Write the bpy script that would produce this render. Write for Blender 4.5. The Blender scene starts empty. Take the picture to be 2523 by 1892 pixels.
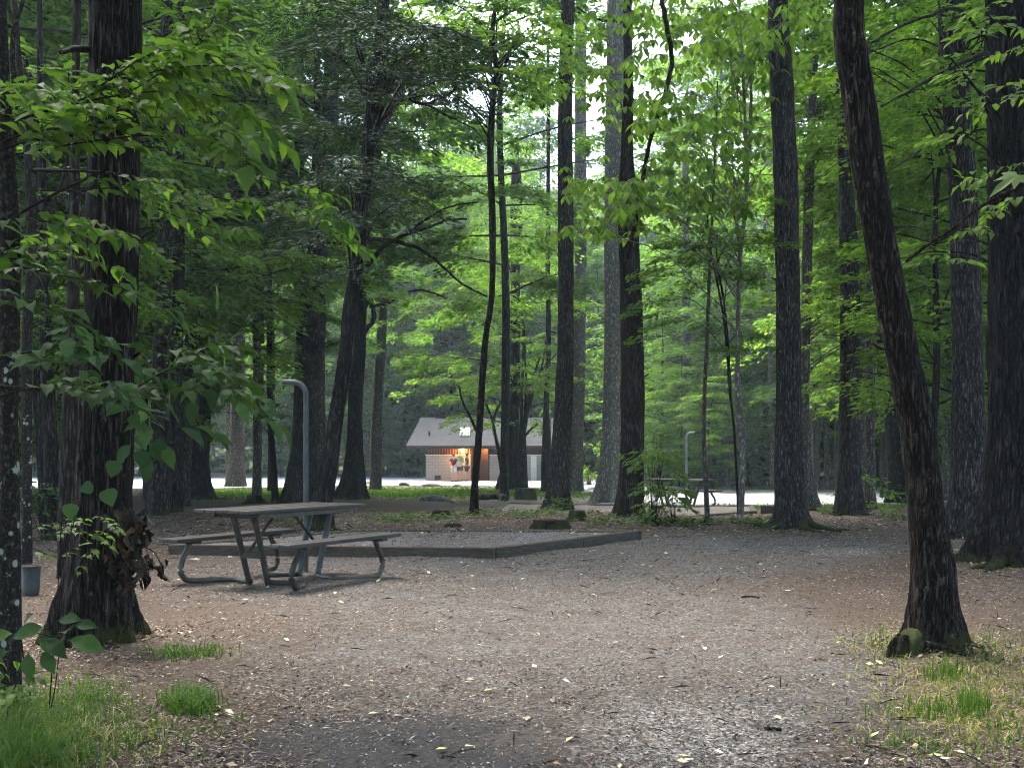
import bpy, math, random
import numpy as np
from mathutils import Vector, Matrix
random.seed(7); RNG = np.random.default_rng(11)
S = bpy.context.scene
C = S.collection
# picture geometry of the place: focal length in photo pixels, eye height, horizon row
F = 2750.0; CX = 1261.5; YH = 1115.0; CH = 1.3

MOUNDS = [(-.55, 4.75, .4, -.045), (-.25, 5.2, .35, .02), (2.75, 7.3, .55, .07), (-2.6, 7.6, .8, .05), (-1.1, 8.6, 1.0, .03)]
def gz(x, y):
    x = np.asarray(x, float); y = np.asarray(y, float)
    t = np.clip((y - 18) / 27, 0, 1); s = t * t * (3 - 2 * t)
    b = -.48 * s + .02 * np.sin(.9 * x + .6 * y) * np.cos(.7 * y - .8 * x + 1) + .008 * np.sin(3.1 * x + 1.7 * y)
    for mx, my, mr, mh in MOUNDS: b = b + mh * np.exp(-((x - mx) ** 2 + (y - my) ** 2) / mr ** 2)
    k = np.clip(y - 128, 0, None)
    return b + .30 * k

def gzf(x, y): return float(gz(x, y))
def P(u, v, d): return np.array([(u - CX) * d / F, d, CH - (v - YH) * d / F])
def ground_at(u, v):
    d = 3.575e3 / max(v - YH, 20.)
    z = 0.
    for _ in range(25):
        x = (u - CX) * d / F
        t = min(max((d - 18) / 27, 0), 1)
        z = -.48 * t * t * (3 - 2 * t) + .02 * math.sin(.9 * x + .6 * d) * math.cos(.7 * d - .8 * x + 1) + .008 * math.sin(3.1 * x + 1.7 * d) + .30 * max(d - 128, 0)
        if d < 12:
            for mx, my, mr, mh in MOUNDS: z += mh * math.exp(-((x - mx) ** 2 + (d - my) ** 2) / mr ** 2)
        nd = F * (CH - z) / max(v - YH, 20.); 
        if abs(nd - d) < 1e-4: d = nd; break
        d = .35 * d + .65 * nd
    return np.array([(u - CX) * d / F, d, z])

# ---------------------------------------------------------------- noise
def _hash(i, j, k):
    h = (i * 374761393 + j * 668265263 + k * 1274126177) & 0xffffffff
    h = ((h ^ (h >> 13)) * 1103515245) & 0xffffffff
    return ((h ^ (h >> 16)) & 0xffff) / 65535.0
def vnoise(x, y, z):
    x, y, z = np.broadcast_arrays(np.asarray(x, float), np.asarray(y, float), np.asarray(z, float))
    i = np.floor(x).astype(np.int64); j = np.floor(y).astype(np.int64); k = np.floor(z).astype(np.int64)
    fx, fy, fz = x - i, y - j, z - k
    fx, fy, fz = [f * f * (3 - 2 * f) for f in (fx, fy, fz)]
    r = 0
    for a in (0, 1):
        for b in (0, 1):
            for c in (0, 1):
                w = (fx if a else 1 - fx) * (fy if b else 1 - fy) * (fz if c else 1 - fz)
                r = r + w * _hash(i + a, j + b, k + c)
    return r

# ---------------------------------------------------------------- mesh building
class MB:
    def __init__(s): s.V = []; s.F = []; s.n = 0
    def add(s, V, faces, m=0):
        V = np.asarray(V, float).reshape(-1, 3)
        for f in faces:
            f = np.asarray(f, np.int64)
            if f.size: s.F.append((f + s.n, m))
        s.V.append(V); s.n += len(V)
    def mesh(s, name, mats, smooth=True):
        V = np.concatenate(s.V) if s.V else np.zeros((0, 3))
        me = bpy.data.meshes.new(name)
        me.vertices.add(len(V)); me.vertices.foreach_set('co', V.astype(np.float32).ravel())
        loops = np.concatenate([f.ravel() for f, _ in s.F])
        tot = np.concatenate([np.full(len(f), f.shape[1]) for f, _ in s.F])
        mi = np.concatenate([np.full(len(f), m) for f, m in s.F])
        st = np.concatenate([[0], np.cumsum(tot)[:-1]])
        me.loops.add(len(loops)); me.loops.foreach_set('vertex_index', loops.astype(np.int32))
        me.polygons.add(len(tot)); me.polygons.foreach_set('loop_start', st.astype(np.int32))
        me.polygons.foreach_set('loop_total', tot.astype(np.int32))
        me.polygons.foreach_set('material_index', mi.astype(np.int32))
        me.polygons.foreach_set('use_smooth', np.full(len(tot), bool(smooth)))
        me.update(calc_edges=True); me.validate()
        for m in (mats if isinstance(mats, (list, tuple)) else [mats]): me.materials.append(m)
        return me
    def obj(s, name, mats, parent=None, smooth=True):
        o = bpy.data.objects.new(name, s.mesh(name, mats, smooth)); C.objects.link(o)
        if parent is not None: o.parent = parent
        return o
    def moved(s, off):
        s.V = [v - np.asarray(off) for v in s.V]; return s

def thing(name, label, cat, loc=(0, 0, 0), group=None, rz=0):
    o = bpy.data.objects.new(name, None); C.objects.link(o); o.empty_display_size = .2
    o.location = [float(q) for q in loc]; o.rotation_euler = (0, 0, rz)
    o['label'] = label; o['category'] = cat
    if group: o['group'] = group
    return o
def tag(o, label, cat, group=None, kind=None, loc=None):
    if label: o['label'] = label
    if cat: o['category'] = cat
    if group: o['group'] = group
    if kind: o['kind'] = kind
    if loc is not None: o.location = [float(q) for q in loc]
    return o

def box(mb, c, s, R=None, m=0):
    c = np.asarray(c, float); h = np.asarray(s, float) / 2
    V = np.array([[x, y, z] for x in (-1, 1) for y in (-1, 1) for z in (-1, 1)]) * h
    if R is not None: V = V @ np.asarray(R).T
    mb.add(V + c, [[[0, 1, 3, 2], [4, 6, 7, 5], [0, 4, 5, 1], [2, 3, 7, 6], [0, 2, 6, 4], [1, 5, 7, 3]]], m)
def bbox(mb, c, s, bev=.006, R=None, m=0):
    """bevelled box"""
    c = np.asarray(c, float); h = np.asarray(s, float) / 2; b = min(bev, *(h * .45))
    V = []; idx = {}
    for sx in (-1, 1):
        for sy in (-1, 1):
            for sz in (-1, 1):
                for ax in range(3):
                    p = np.array([sx, sy, sz]) * (h - b); p[ax] = (sx, sy, sz)[ax] * h[ax]
                    idx[(sx, sy, sz, ax)] = len(V); V.append(p)
    V = np.array(V); Q = []; T = []
    for ax in range(3):
        o = [a for a in range(3) if a != ax]
        for s_ in (-1, 1):
            q = []
            for a, b_ in ((-1, -1), (1, -1), (1, 1), (-1, 1)):
                k = [0, 0, 0]; k[ax] = s_; k[o[0]] = a; k[o[1]] = b_
                q.append(idx[(*k, ax)])
            Q.append(q)
        for a in (-1, 1):
            for b_ in (-1, 1):
                q = []
                for e, face in ((-1, o[0]), (1, o[0]), (1, o[1]), (-1, o[1])):
                    k = [0, 0, 0]; k[ax] = e; k[o[0]] = a; k[o[1]] = b_
                    q.append(idx[(*k, face)])
                Q.append(q)
    for sx in (-1, 1):
        for sy in (-1, 1):
            for sz in (-1, 1): T.append([idx[(sx, sy, sz, a)] for a in range(3)])
    if R is not None: V = V @ np.asarray(R).T
    mb.add(V + c, [Q, T], m)

def spline(pts, n):
    pts = np.asarray(pts, float)
    if len(pts) == 2:
        t = np.linspace(0, 1, n)[:, None]; return pts[0] * (1 - t) + pts[1] * t
    seg = np.concatenate([[0], np.cumsum(np.linalg.norm(np.diff(pts[:, :3], axis=0), axis=1))])
    seg += np.arange(len(seg)) * 1e-9
    m = np.gradient(pts, seg, axis=0)
    q = np.linspace(0, seg[-1], n); k = np.clip(np.searchsorted(seg, q, 'right') - 1, 0, len(seg) - 2)
    h = (seg[k + 1] - seg[k])[:, None]; t = ((q - seg[k])[:, None]) / h
    return ((2 * t**3 - 3 * t**2 + 1) * pts[k] + (t**3 - 2 * t**2 + t) * h * m[k] +
            (-2 * t**3 + 3 * t**2) * pts[k + 1] + (t**3 - t**2) * h * m[k + 1])
def frames(p):
    t = np.gradient(p, axis=0); t /= np.linalg.norm(t, axis=1)[:, None] + 1e-12
    ref = np.array([0, 0, 1.]) if abs(t[:, 2]).mean() < .75 else np.array([0, 1., 0])
    a = np.cross(t, ref); a /= np.linalg.norm(a, axis=1)[:, None] + 1e-12
    return t, a, np.cross(a, t)
def tube(mb, pts, r, seg=8, m=0, caps=True):
    p = np.asarray(pts, float); n = len(p); r = np.broadcast_to(np.asarray(r, float), (n,))
    _, a, b = frames(p)
    th = np.linspace(0, 2 * np.pi, seg, endpoint=False)
    V = p[:, None] + r[:, None, None] * (a[:, None] * np.cos(th)[None, :, None] + b[:, None] * np.sin(th)[None, :, None])
    i = np.arange(n - 1)[:, None] * seg; j = np.arange(seg)[None]; j2 = (j + 1) % seg
    Q = np.stack([i + j, i + j2, i + seg + j2, i + seg + j], -1).reshape(-1, 4)
    fs = [Q]
    if caps: fs += [np.arange(seg)[None, ::-1], (np.arange(seg) + (n - 1) * seg)[None]]
    mb.add(V.reshape(-1, 3), fs, m)
def lathe(mb, prof, c=(0, 0, 0), seg=24, m=0):
    prof = np.asarray(prof, float); n = len(prof); th = np.linspace(0, 2 * np.pi, seg, endpoint=False)
    V = np.stack([prof[:, None, 0] * np.cos(th), prof[:, None, 0] * np.sin(th), np.repeat(prof[:, 1:2], seg, 1)], -1) + np.asarray(c)
    i = np.arange(n - 1)[:, None] * seg; j = np.arange(seg)[None]; j2 = (j + 1) % seg
    mb.add(V.reshape(-1, 3), [np.stack([i + j, i + j2, i + seg + j2, i + seg + j], -1).reshape(-1, 4)], m)

# ---------------------------------------------------------------- leaves
FAR = (np.array([[0, 0, 0], [.45, .3, .07], [1, 0, -.12], [.45, -.3, .07]]), [[[0, 3, 2, 1]]])
MID = (np.array([[0, 0, 0], [.3, .22, .05], [.68, .17, 0], [1, 0, -.16], [.68, -.17, 0], [.3, -.22, .05], [.35, 0, 0], [.7, 0, -.06]]),
       [[[6, 7, 2, 1], [5, 4, 7, 6]], [[0, 6, 1], [0, 5, 6], [7, 3, 2], [7, 4, 3]]])
def near_leaf(w=.3, teeth=9, droop=.28, pk=.66, cup=.1, tooth=.03, wav=.02, pet=.1):
    t = np.linspace(0, 1, teeth * 2 + 1)
    prof = w * np.sin(np.pi * t ** pk) ** (1.15 if pk > .6 else .9) * (1 - .15 * t)
    prof = prof + np.where(np.arange(len(t)) % 2 == 1, tooth, 0) * np.sin(np.pi * t)
    x = pet + t * (1 - pet); z = -droop * t ** 2
    wob = wav * np.sin(t * 17)
    L = np.stack([x + .05 * np.sin(np.pi * t), prof, z + cup * prof / w * .5 + wob], 1)
    R = L * [1, -1, 1] + np.stack([0 * t, 0 * t, -2 * wob * .6], 1)
    M = np.stack([x, 0 * t, z], 1); n = len(t)
    V = np.concatenate([M, L, R, [[0, .008, 0], [0, -.008, 0], [pet, .008, 0], [pet, -.008, 0]]])
    i = np.arange(n - 1)
    Q = np.concatenate([np.stack([i, i + 1, n + i + 1, n + i], 1), np.stack([2 * n + i, 2 * n + i + 1, i + 1, i], 1),
                        [[3 * n, 3 * n + 1, 3 * n + 3, 3 * n + 2]]])
    return V, [Q]
def lobed_leaf():
    """three-to-five lobed maple leaf"""
    ang = np.radians([-125, -95, -75, -58, -38, -22, -12, 0, 12, 22, 38, 58, 75, 95, 125])
    r = np.array([.18, .33, .48, .34, .62, .36, .62, 1.0, .62, .36, .62, .34, .48, .33, .18])
    V = np.stack([.25 + .75 * r * np.cos(ang), .75 * r * np.sin(ang), -.18 * r ** 2], 1)
    V = np.concatenate([[[.25, 0, 0]], V, [[0, .008, 0], [0, -.008, 0]]])
    n = len(ang); i = np.arange(1, n)
    return V, [np.stack([np.zeros(n - 1, int), i, i + 1], 1), [[0, n + 1, n + 2]]]
NEAR = [near_leaf(w=.25, pk=.78, teeth=10), near_leaf(w=.23, pk=.8, droop=.4, cup=.22, wav=.035), near_leaf(w=.28, pk=.74, droop=.12, cup=-.05, wav=.03), near_leaf(w=.21, pk=.78, droop=.3, cup=.3, tooth=.045), near_leaf(w=.25, pk=.76, droop=.5, cup=.1, wav=.04)]; HEART = near_leaf(w=.42, teeth=7, droop=.15, pk=.55, tooth=.012, wav=.01, pet=.16)
BIGLEAF = near_leaf(w=.27, teeth=12, droop=.3, pk=.9, tooth=.02, wav=.03); MAPLE = lobed_leaf()
LANCE = near_leaf(w=.17, teeth=4, droop=.35, pk=.85, tooth=0, wav=0, pet=.05)
NEEDLE = (np.array([[0, 0, 0], [.5, .09, -.03], [1, 0, -.12], [.5, -.09, -.03]]), [[[0, 3, 2, 1]]])

def unit(v): return v / (np.linalg.norm(v, axis=-1, keepdims=True) + 1e-12)
def put_leaves(mb, tmpl, Pn, D, N, size, m=0):
    Pn = np.asarray(Pn, float); k = len(Pn)
    if not k: return
    if isinstance(tmpl, list):
        D = np.broadcast_to(D, (k, 3)); N = np.broadcast_to(N, (k, 3)); size = np.broadcast_to(size, (k,)); c = np.floor(np.abs(np.sin(Pn[:, 0] * 977 + Pn[:, 2] * 431)) * len(tmpl) * .999).astype(int)
        for i, t_ in enumerate(tmpl):
            if (c == i).any(): put_leaves(mb, t_, Pn[c == i], D[c == i], N[c == i], size[c == i], m)
        return
    D = unit(np.broadcast_to(D, (k, 3))); N = np.broadcast_to(N, (k, 3))
    Z = unit(N - (N * D).sum(-1, keepdims=True) * D); Y = np.cross(Z, D)
    size = np.broadcast_to(size, (k,))[:, None, None]
    T, Fs = tmpl
    V = Pn[:, None] + size * (T[None, :, 0:1] * D[:, None] + T[None, :, 1:2] * Y[:, None] + T[None, :, 2:3] * Z[:, None])
    nv = len(T); off = (np.arange(k) * nv)[:, None, None]
    mb.add(V.reshape(-1, 3), [(np.asarray(f)[None] + off).reshape(-1, np.asarray(f).shape[1]) for f in Fs], m)

def spray(rng, c, az, R, n, aspect=.6, droop=.25, thick=.05, jit=.35, leafdroop=.2):
    """positions, directions, normals of leaves lying in one flat drooping spray starting at c, heading az"""
    a = rng.random(n) ** .6; b = (rng.random(n) * 2 - 1) * aspect * np.sin(np.pi * np.clip(a, .08, .95)) ** .6
    # gather the leaves on side twigs
    a = a + np.abs(b) * .3
    u = np.array([math.cos(az), math.sin(az), 0]); w = np.array([-u[1], u[0], 0])
    pos = c + R * (a[:, None] * u + b[:, None] * w)
    pos[:, 2] += -droop * R * (a ** 2 + .6 * b ** 2) + rng.normal(0, thick * R, n)
    d = u + (np.sign(b) * (.4 + rng.random(n)))[:, None] * w + rng.normal(0, .35, (n, 3)); d[:, 2] = -leafdroop + rng.normal(0, .2, n)
    N = np.array([0, 0, 1.]) + rng.normal(0, jit, (n, 3))
    return pos, d, N

# ---------------------------------------------------------------- node helpers
class NT:
    def __init__(s, name):
        s.m = bpy.data.materials.new(name); s.m.use_nodes = True; s.t = s.m.node_tree; s.t.nodes.clear()
        s.out = s.n('ShaderNodeOutputMaterial')
    def n(s, typ, **kw):
        nd = s.t.nodes.new(typ); ins = kw.pop('ins', {})
        for k, v in kw.items(): setattr(nd, k, v)
        for k, v in ins.items(): s.set(nd, k, v)
        return nd
    def set(s, nd, k, v):
        if isinstance(v, bpy.types.NodeSocket): s.t.links.new(v, nd.inputs[k])
        elif isinstance(v, bpy.types.Node): s.t.links.new(v.outputs[0], nd.inputs[k])
        else: nd.inputs[k].default_value = v
    def coord(s, sx=1, sy=1, sz=1, src='Object'):
        c = s.n('ShaderNodeTexCoord')
        return s.n('ShaderNodeMapping', ins={'Vector': c.outputs[src], 'Scale': (sx, sy, sz)}).outputs[0]
    def noise(s, vec, scale=5, detail=4, rough=.55, dist=0):
        return s.n('ShaderNodeTexNoise', ins={'Vector': vec, 'Scale': scale, 'Detail': detail, 'Roughness': rough, 'Distortion': dist}).outputs[0]
    def voro(s, vec, scale=5, feature='F1', out='Distance'):
        return s.n('ShaderNodeTexVoronoi', feature=feature, ins={'Vector': vec, 'Scale': scale}).outputs[out]
    def ramp(s, fac, stops, interp='LINEAR'):
        r = s.n('ShaderNodeValToRGB', ins={'Fac': fac}); e = r.color_ramp.elements; r.color_ramp.interpolation = interp
        while len(e) < len(stops): e.new(.5)
        for el, (p, c) in zip(e, stops): el.position = p; el.color = (*c, 1) if len(c) == 3 else c
        return r.outputs[0]
    def mix(s, f, a, b, blend='MIX'):
        x = s.n('ShaderNodeMix', data_type='RGBA', blend_type=blend)
        s.set(x, 0, f)
        for k, v in ((6, a), (7, b)): s.set(x, k, (*v, 1) if isinstance(v, tuple) and len(v) == 3 else v)
        return x.outputs[2]
    def math(s, op, a, b=0, clamp=False):
        x = s.n('ShaderNodeMath', operation=op, use_clamp=clamp); s.set(x, 0, a); s.set(x, 1, b); return x.outputs[0]
    def attr(s, name): return s.n('ShaderNodeAttribute', attribute_name=name).outputs['Fac']
    def bump(s, h, strength=.5, dist=.02):
        return s.n('ShaderNodeBump', ins={'Height': h, 'Strength': strength, 'Distance': dist}).outputs[0]
    def bsdf(s, color, rough=.8, normal=None, metal=0, spec=.3, **kw):
        b = s.n('ShaderNodeBsdfPrincipled', ins={'Roughness': rough, 'Metallic': metal, 'Specular IOR Level': spec, **kw})
        s.set(b, 'Base Color', (*color, 1) if isinstance(color, tuple) and len(color) == 3 else color)
        if normal is not None: s.set(b, 'Normal', normal)
        return b.outputs[0]
    def done(s, sh): s.t.links.new(sh, s.out.inputs[0]); return s.m

def leaf_mat(name, c1, c2, c3, trans=.4, rough=.45, nscale=.6, gloss=.25):
    t = NT(name)
    isl = t.n('ShaderNodeNewGeometry').outputs['Random Per Island']
    col = t.ramp(isl, [(0, c1), (.55, c2), (1, c3)])
    cl = t.noise(t.coord(), nscale, 2)
    col = t.mix(t.ramp(cl, [(.35, (0, 0, 0)), (.7, (1, 1, 1))]), col, t.mix(1.0, col, (1.25, 1.2, .8), 'MULTIPLY'))
    d = t.bsdf(col, rough, spec=gloss)
    tr = t.n('ShaderNodeBsdfTranslucent', ins={'Color': t.mix(1.0, col, (1.7, 2.0, .7), 'MULTIPLY')}).outputs[0]
    mx = t.n('ShaderNodeMixShader', ins={0: trans}); t.t.links.new(d, mx.inputs[1]); t.t.links.new(tr, mx.inputs[2])
    return t.done(mx.outputs[0])

def bark_mat(name, dark, light, sx=30, sz=5, bump=1.0, lichen=0, moss=0, red=0, spots=0, k=.7, crack=0):
    dark = tuple(c * k for c in dark); light = tuple(c * k * 1.9 for c in light)
    t = NT(name)
    v = t.coord(1, 1, sz / sx * .75)
    wp = t.n('ShaderNodeTexNoise', ins={'Vector': v, 'Scale': sx * .3, 'Detail': 3}).outputs[1]
    vv = t.mix(.05, v, wp)
    n1 = t.noise(vv, sx, 4, .6); n2 = t.noise(vv, sx * 2.3, 5, .65)
    r1 = t.math('MULTIPLY', t.math('ABSOLUTE', t.math('SUBTRACT', n1, .5)), 3.2, True)
    r2 = t.math('MULTIPLY', t.math('ABSOLUTE', t.math('SUBTRACT', n2, .5)), 2.4, True)
    h = t.math('ADD', t.math('MULTIPLY', r1, .75), t.math('MULTIPLY', r2, .55))
    big = t.noise(t.coord(1, 1, .5), 2.2, 3)
    col = t.mix(t.ramp(h, [(.12, (0, 0, 0)), (.3, (.22, .22, .22)), (.62, (1, 1, 1))]), dark, light)
    col = t.mix(t.ramp(big, [(.35, (0, 0, 0)), (.75, (.6, .6, .6))]), col, t.mix(1.0, col, (.65, .62, .6), 'MULTIPLY'))
    if crack:
        cv = t.mix(.10, t.coord(1, 1, .17), t.n('ShaderNodeTexNoise', ins={'Vector': t.coord(1, 1, .3), 'Scale': 6, 'Detail': 3}).outputs[1])
        cd = t.n('ShaderNodeTexVoronoi', feature='DISTANCE_TO_EDGE', ins={'Vector': cv, 'Scale': crack}).outputs['Distance']
        cf = t.ramp(cd, [(0, (0, 0, 0)), (.09, (1, 1, 1))]); h = t.math('ADD', h, t.math('MULTIPLY', cf, .9))
        col = t.mix(cf, t.mix(1.0, col, (.28, .26, .25), 'MULTIPLY'), col)
    if red:
        col = t.mix(t.ramp(t.noise(t.coord(1, 1, .4), 5, 4), [(.5, (0, 0, 0)), (.72, (red, red, red))]), col, t.mix(h, (.02, .008, .005), (.085, .038, .024)))
    if lichen:
        ln = t.noise(t.coord(1, 1, .6), 16, 6, .75)
        col = t.mix(t.ramp(ln, [(.6, (0, 0, 0)), (.68, (lichen, lichen, lichen))]), col, (.22, .23, .19))
    if spots:
        vs = t.voro(t.coord(1, 1, .8), 14)
        zm = t.math('LESS_THAN', t.n('ShaderNodeSeparateXYZ', ins={0: t.coord()}).outputs[2], 1.75)
        col = t.mix(t.math('MULTIPLY', zm, t.ramp(vs, [(.18, (spots,) * 3), (.24, (0, 0, 0))])), col, (.36, .38, .33))
        ln = t.noise(t.coord(1, 1, .8), 9, 5, .65)
        col = t.mix(t.math('MULTIPLY', zm, t.ramp(ln, [(.62, (0, 0, 0)), (.65, (spots,) * 3)])), col, (.38, .4, .35))
    if moss:
        z = t.n('ShaderNodeSeparateXYZ', ins={0: t.coord()}).outputs[2]
        mz = t.math('SUBTRACT', t.math('MULTIPLY', t.noise(t.coord(), 7, 6, .7), 2.2), t.math('DIVIDE', z, moss))
        mc = t.mix(t.noise(t.coord(), 60, 3), (.012, .016, .004), (.055, .065, .014))
        col = t.mix(t.ramp(mz, [(.75, (0, 0, 0)), (1.15, (.85, .85, .85))]), col, mc)
    return t.done(t.bsdf(col, .92, t.bump(h, bump, .014), spec=.1))
# ================================================================ materials
M = {}
M['bark_dark'] = bark_mat('bark_dark', (.009, .008, .0075), (.075, .069, .064), 26, 5, 1, lichen=.35, moss=.4, k=.62)
M['bark_oak'] = bark_mat('bark_oak', (.008, .006, .005), (.11, .09, .072), 34, 6, 1.3, lichen=.5, moss=.22, red=.15, k=.5)
M['bark_maple'] = bark_mat('bark_maple', (.009, .0075, .006), (.10, .085, .07), 30, 4, 1.3, lichen=.4, moss=.32, red=.1, k=.5)
M['bark_pine'] = bark_mat('bark_pine', (.014, .013, .013), (.095, .088, .083), 34, 7, .8, lichen=.25, moss=.25, red=.15, crack=16, k=1.0)
M['bark_plate'] = bark_mat('bark_plate', (.008, .007, .007), (.065, .058, .055), 22, 4, 1, lichen=.1, moss=.3, red=.0, crack=15, k=.5)
M['bark_grey'] = bark_mat('bark_grey', (.05, .045, .04), (.21, .19, .165), 22, 8, .6, lichen=.4, k=.8)
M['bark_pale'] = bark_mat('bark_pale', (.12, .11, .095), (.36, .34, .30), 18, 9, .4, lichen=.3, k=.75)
M['bark_red'] = bark_mat('bark_red', (.018, .012, .011), (.10, .08, .072), 24, 5, 1, red=.35, k=.6)
M['bark_spots'] = bark_mat('bark_spots', (.02, .018, .015), (.075, .066, .055), 40, 30, .4, spots=.7)
M['twig'] = bark_mat('twig', (.018, .014, .011), (.06, .05, .04), 40, 30, .3)
M['wood_rot'] = bark_mat('wood_rot', (.02, .013, .009), (.13, .09, .065), 30, 6, 1, moss=.25, red=.4)
M['wood_grey'] = bark_mat('wood_grey', (.015, .012, .010), (.10, .085, .07), 22, 3, 1, lichen=.3)
M['leaf_bright'] = leaf_mat('leaf_bright', (.052, .10, .027), (.08, .138, .034), (.13, .195, .048), .6, .55, gloss=.08)
M['leaf_mid'] = leaf_mat('leaf_mid', (.036, .075, .026), (.055, .104, .032), (.095, .15, .042), .55, .6, gloss=.08)
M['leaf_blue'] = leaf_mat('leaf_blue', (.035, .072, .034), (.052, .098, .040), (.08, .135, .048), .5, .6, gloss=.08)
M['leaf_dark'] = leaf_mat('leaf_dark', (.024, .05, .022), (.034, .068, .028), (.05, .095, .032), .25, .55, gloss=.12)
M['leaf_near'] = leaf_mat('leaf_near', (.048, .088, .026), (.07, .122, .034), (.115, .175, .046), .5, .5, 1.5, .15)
M['needle'] = leaf_mat('needle', (.012, .028, .014), (.018, .04, .018), (.03, .062, .022), .15, .6)
M['dead_leaf'] = leaf_mat('dead_leaf', (.006, .004, .003), (.014, .009, .006), (.06, .04, .028), .05, .6, gloss=.2)
M['fern'] = leaf_mat('fern', (.03, .05, .022), (.05, .08, .035), (.09, .12, .055), .3, .6, gloss=.1)
M['blade'] = leaf_mat('blade', (.028, .07, .018), (.05, .10, .024), (.10, .14, .04), .35, .6, gloss=.1)
M['blade_dry'] = leaf_mat('blade_dry', (.10, .13, .04), (.22, .2, .10), (.34, .28, .16), .3, .6)

def litter_mat(name, stops, rough=.8):
    t = NT(name); isl = t.n('ShaderNodeNewGeometry').outputs['Random Per Island']
    return t.done(t.bsdf(t.ramp(isl, stops), rough, spec=.2))
M['litter'] = litter_mat('litter', [(0, (.03, .02, .014)), (.35, (.10, .062, .042)), (.6, (.165, .12, .09)), (.85, (.23, .185, .145)), (.97, (.37, .31, .25)), (1, (.6, .53, .43))])
M['chips'] = litter_mat('chips', [(0, (.04, .036, .033)), (.4, (.10, .093, .086)), (.75, (.19, .18, .168)), (.95, (.25, .24, .23)), (1, (.42, .40, .39))])
M['pale_leaf'] = litter_mat('pale_leaf', [(0, (.3, .22, .12)), (.5, (.5, .45, .3)), (.8, (.45, .48, .15)), (1, (.7, .66, .55))], .6)

def ground_mat():
    t = NT('forest_ground'); v = t.coord()
    fine = t.noise(v, 45, 8, .8); med = t.noise(v, 9, 5, .6); big = t.noise(v, 1.1, 4, .6)
    vor = t.voro(v, 70, out='Color'); sep = t.n('ShaderNodeSeparateColor', ins={0: vor}).outputs[0]
    brown = t.ramp(fine, [(.3, (.022, .016, .012)), (.5, (.092, .070, .054)), (.7, (.225, .18, .142))])
    brown = t.mix(t.ramp(big, [(.4, (0, 0, 0)), (.65, (.5, .5, .5))]), brown, t.mix(1.0, brown, (1.04, .93, .87), 'MULTIPLY'))
    grey = t.ramp(sep, [(0, (.03, .026, .023)), (.4, (.098, .09, .083)), (.8, (.20, .187, .173)), (1, (.40, .38, .36))])
    grey = t.mix(.4, grey, t.ramp(fine, [(.34, (.03, .026, .022)), (.66, (.205, .187, .172))]))
    patch = t.noise(v, 2.6, 6, .7)
    grey = t.mix(t.ramp(patch, [(.42, (0, 0, 0)), (.62, (.55, .55, .55))]), grey, t.mix(1.0, brown, (.9, .9, .95), 'MULTIPLY'))
    pale = t.ramp(sep, [(0, (.08, .072, .066)), (.55, (.22, .205, .19)), (1, (.62, .58, .54))])
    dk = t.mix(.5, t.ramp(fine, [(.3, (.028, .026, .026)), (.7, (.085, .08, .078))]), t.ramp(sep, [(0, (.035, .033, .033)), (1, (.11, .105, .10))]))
    green = t.ramp(fine, [(.3, (.03, .035, .015)), (.7, (.10, .115, .045))])
    def m(name, lo=.42, hi=.58, amt=.55):
        a = t.math('ADD', t.attr(name), t.math('MULTIPLY', t.math('SUBTRACT', med, .5), amt))
        return t.ramp(a, [(lo, (0, 0, 0)), (hi, (1, 1, 1))])
    col = t.mix(m('gravel', .3, .7, .9), brown, grey)
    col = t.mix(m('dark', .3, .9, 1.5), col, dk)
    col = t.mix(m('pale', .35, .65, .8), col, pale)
    col = t.mix(m('green', .35, .65, .9), col, green)
    col = t.mix(m('tan', .35, .65, .9), col, t.ramp(fine, [(.3, (.07, .05, .03)), (.7, (.24, .18, .11))]))
    col = t.mix(1.0, col, (.84, .82, .80), 'MULTIPLY')
    h = t.math('ADD', t.math('MULTIPLY', fine, .6), t.math('ADD', med, t.math('MULTIPLY', sep, .25)))
    return t.done(t.bsdf(col, .95, t.bump(h, .7, .03), spec=.1))
M['ground'] = ground_mat()
def simple(name, color, rough=.7, var=.25, scale=12, bumpy=.2, metal=0, sc=(1, 1, 1), spec=.3):
    t = NT(name); n = t.noise(t.coord(*sc), scale, 5, .6)
    lo = tuple(c * (1 - var) for c in color); hi = tuple(min(1, c * (1 + var)) for c in color)
    return t.done(t.bsdf(t.ramp(n, [(.3, lo), (.7, hi)]), rough, t.bump(n, bumpy, .01), metal, spec))
M['road'] = simple('pale_gravel', (.27, .27, .275), .9, .3, 1.7, .5)
M['padfill'] = None
def padfill():
    t = NT('pad_gravel'); v = t.coord(); sep = t.n('ShaderNodeSeparateColor', ins={0: t.voro(v, 80, out='Color')}).outputs[0]
    n = t.noise(v, 3, 5, .7)
    col = t.ramp(sep, [(0, (.06, .052, .048)), (.5, (.15, .135, .125)), (.9, (.25, .235, .225)), (1, (.45, .43, .42))])
    col = t.mix(t.ramp(n, [(.45, (0, 0, 0)), (.65, (.7, .7, .7))]), col, (.11, .075, .055))
    return t.done(t.bsdf(col, .95, t.bump(sep, .6, .012), spec=.1))
M['padfill'] = padfill()
M['timber'] = simple('weathered_timber', (.06, .047, .034), .85, .55, 7, .5, sc=(1, 1, 8))
M['plank'] = simple('plank_brown', (.032, .027, .025), .42, .35, 6, .25, sc=(1, 1, 1), spec=.4)
M['steel'] = simple('galvanised_steel', (.085, .08, .066), .42, .35, 14, .15, metal=.5)
M['steel_dull'] = simple('dull_steel', (.04, .037, .03), .65, .4, 14, .2, metal=.0)
M['polesteel'] = simple('pole_steel', (.065, .072, .07), .55, .3, 9, .1, metal=.2)
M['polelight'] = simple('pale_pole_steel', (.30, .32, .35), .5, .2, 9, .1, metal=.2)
M['block'] = None
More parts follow.
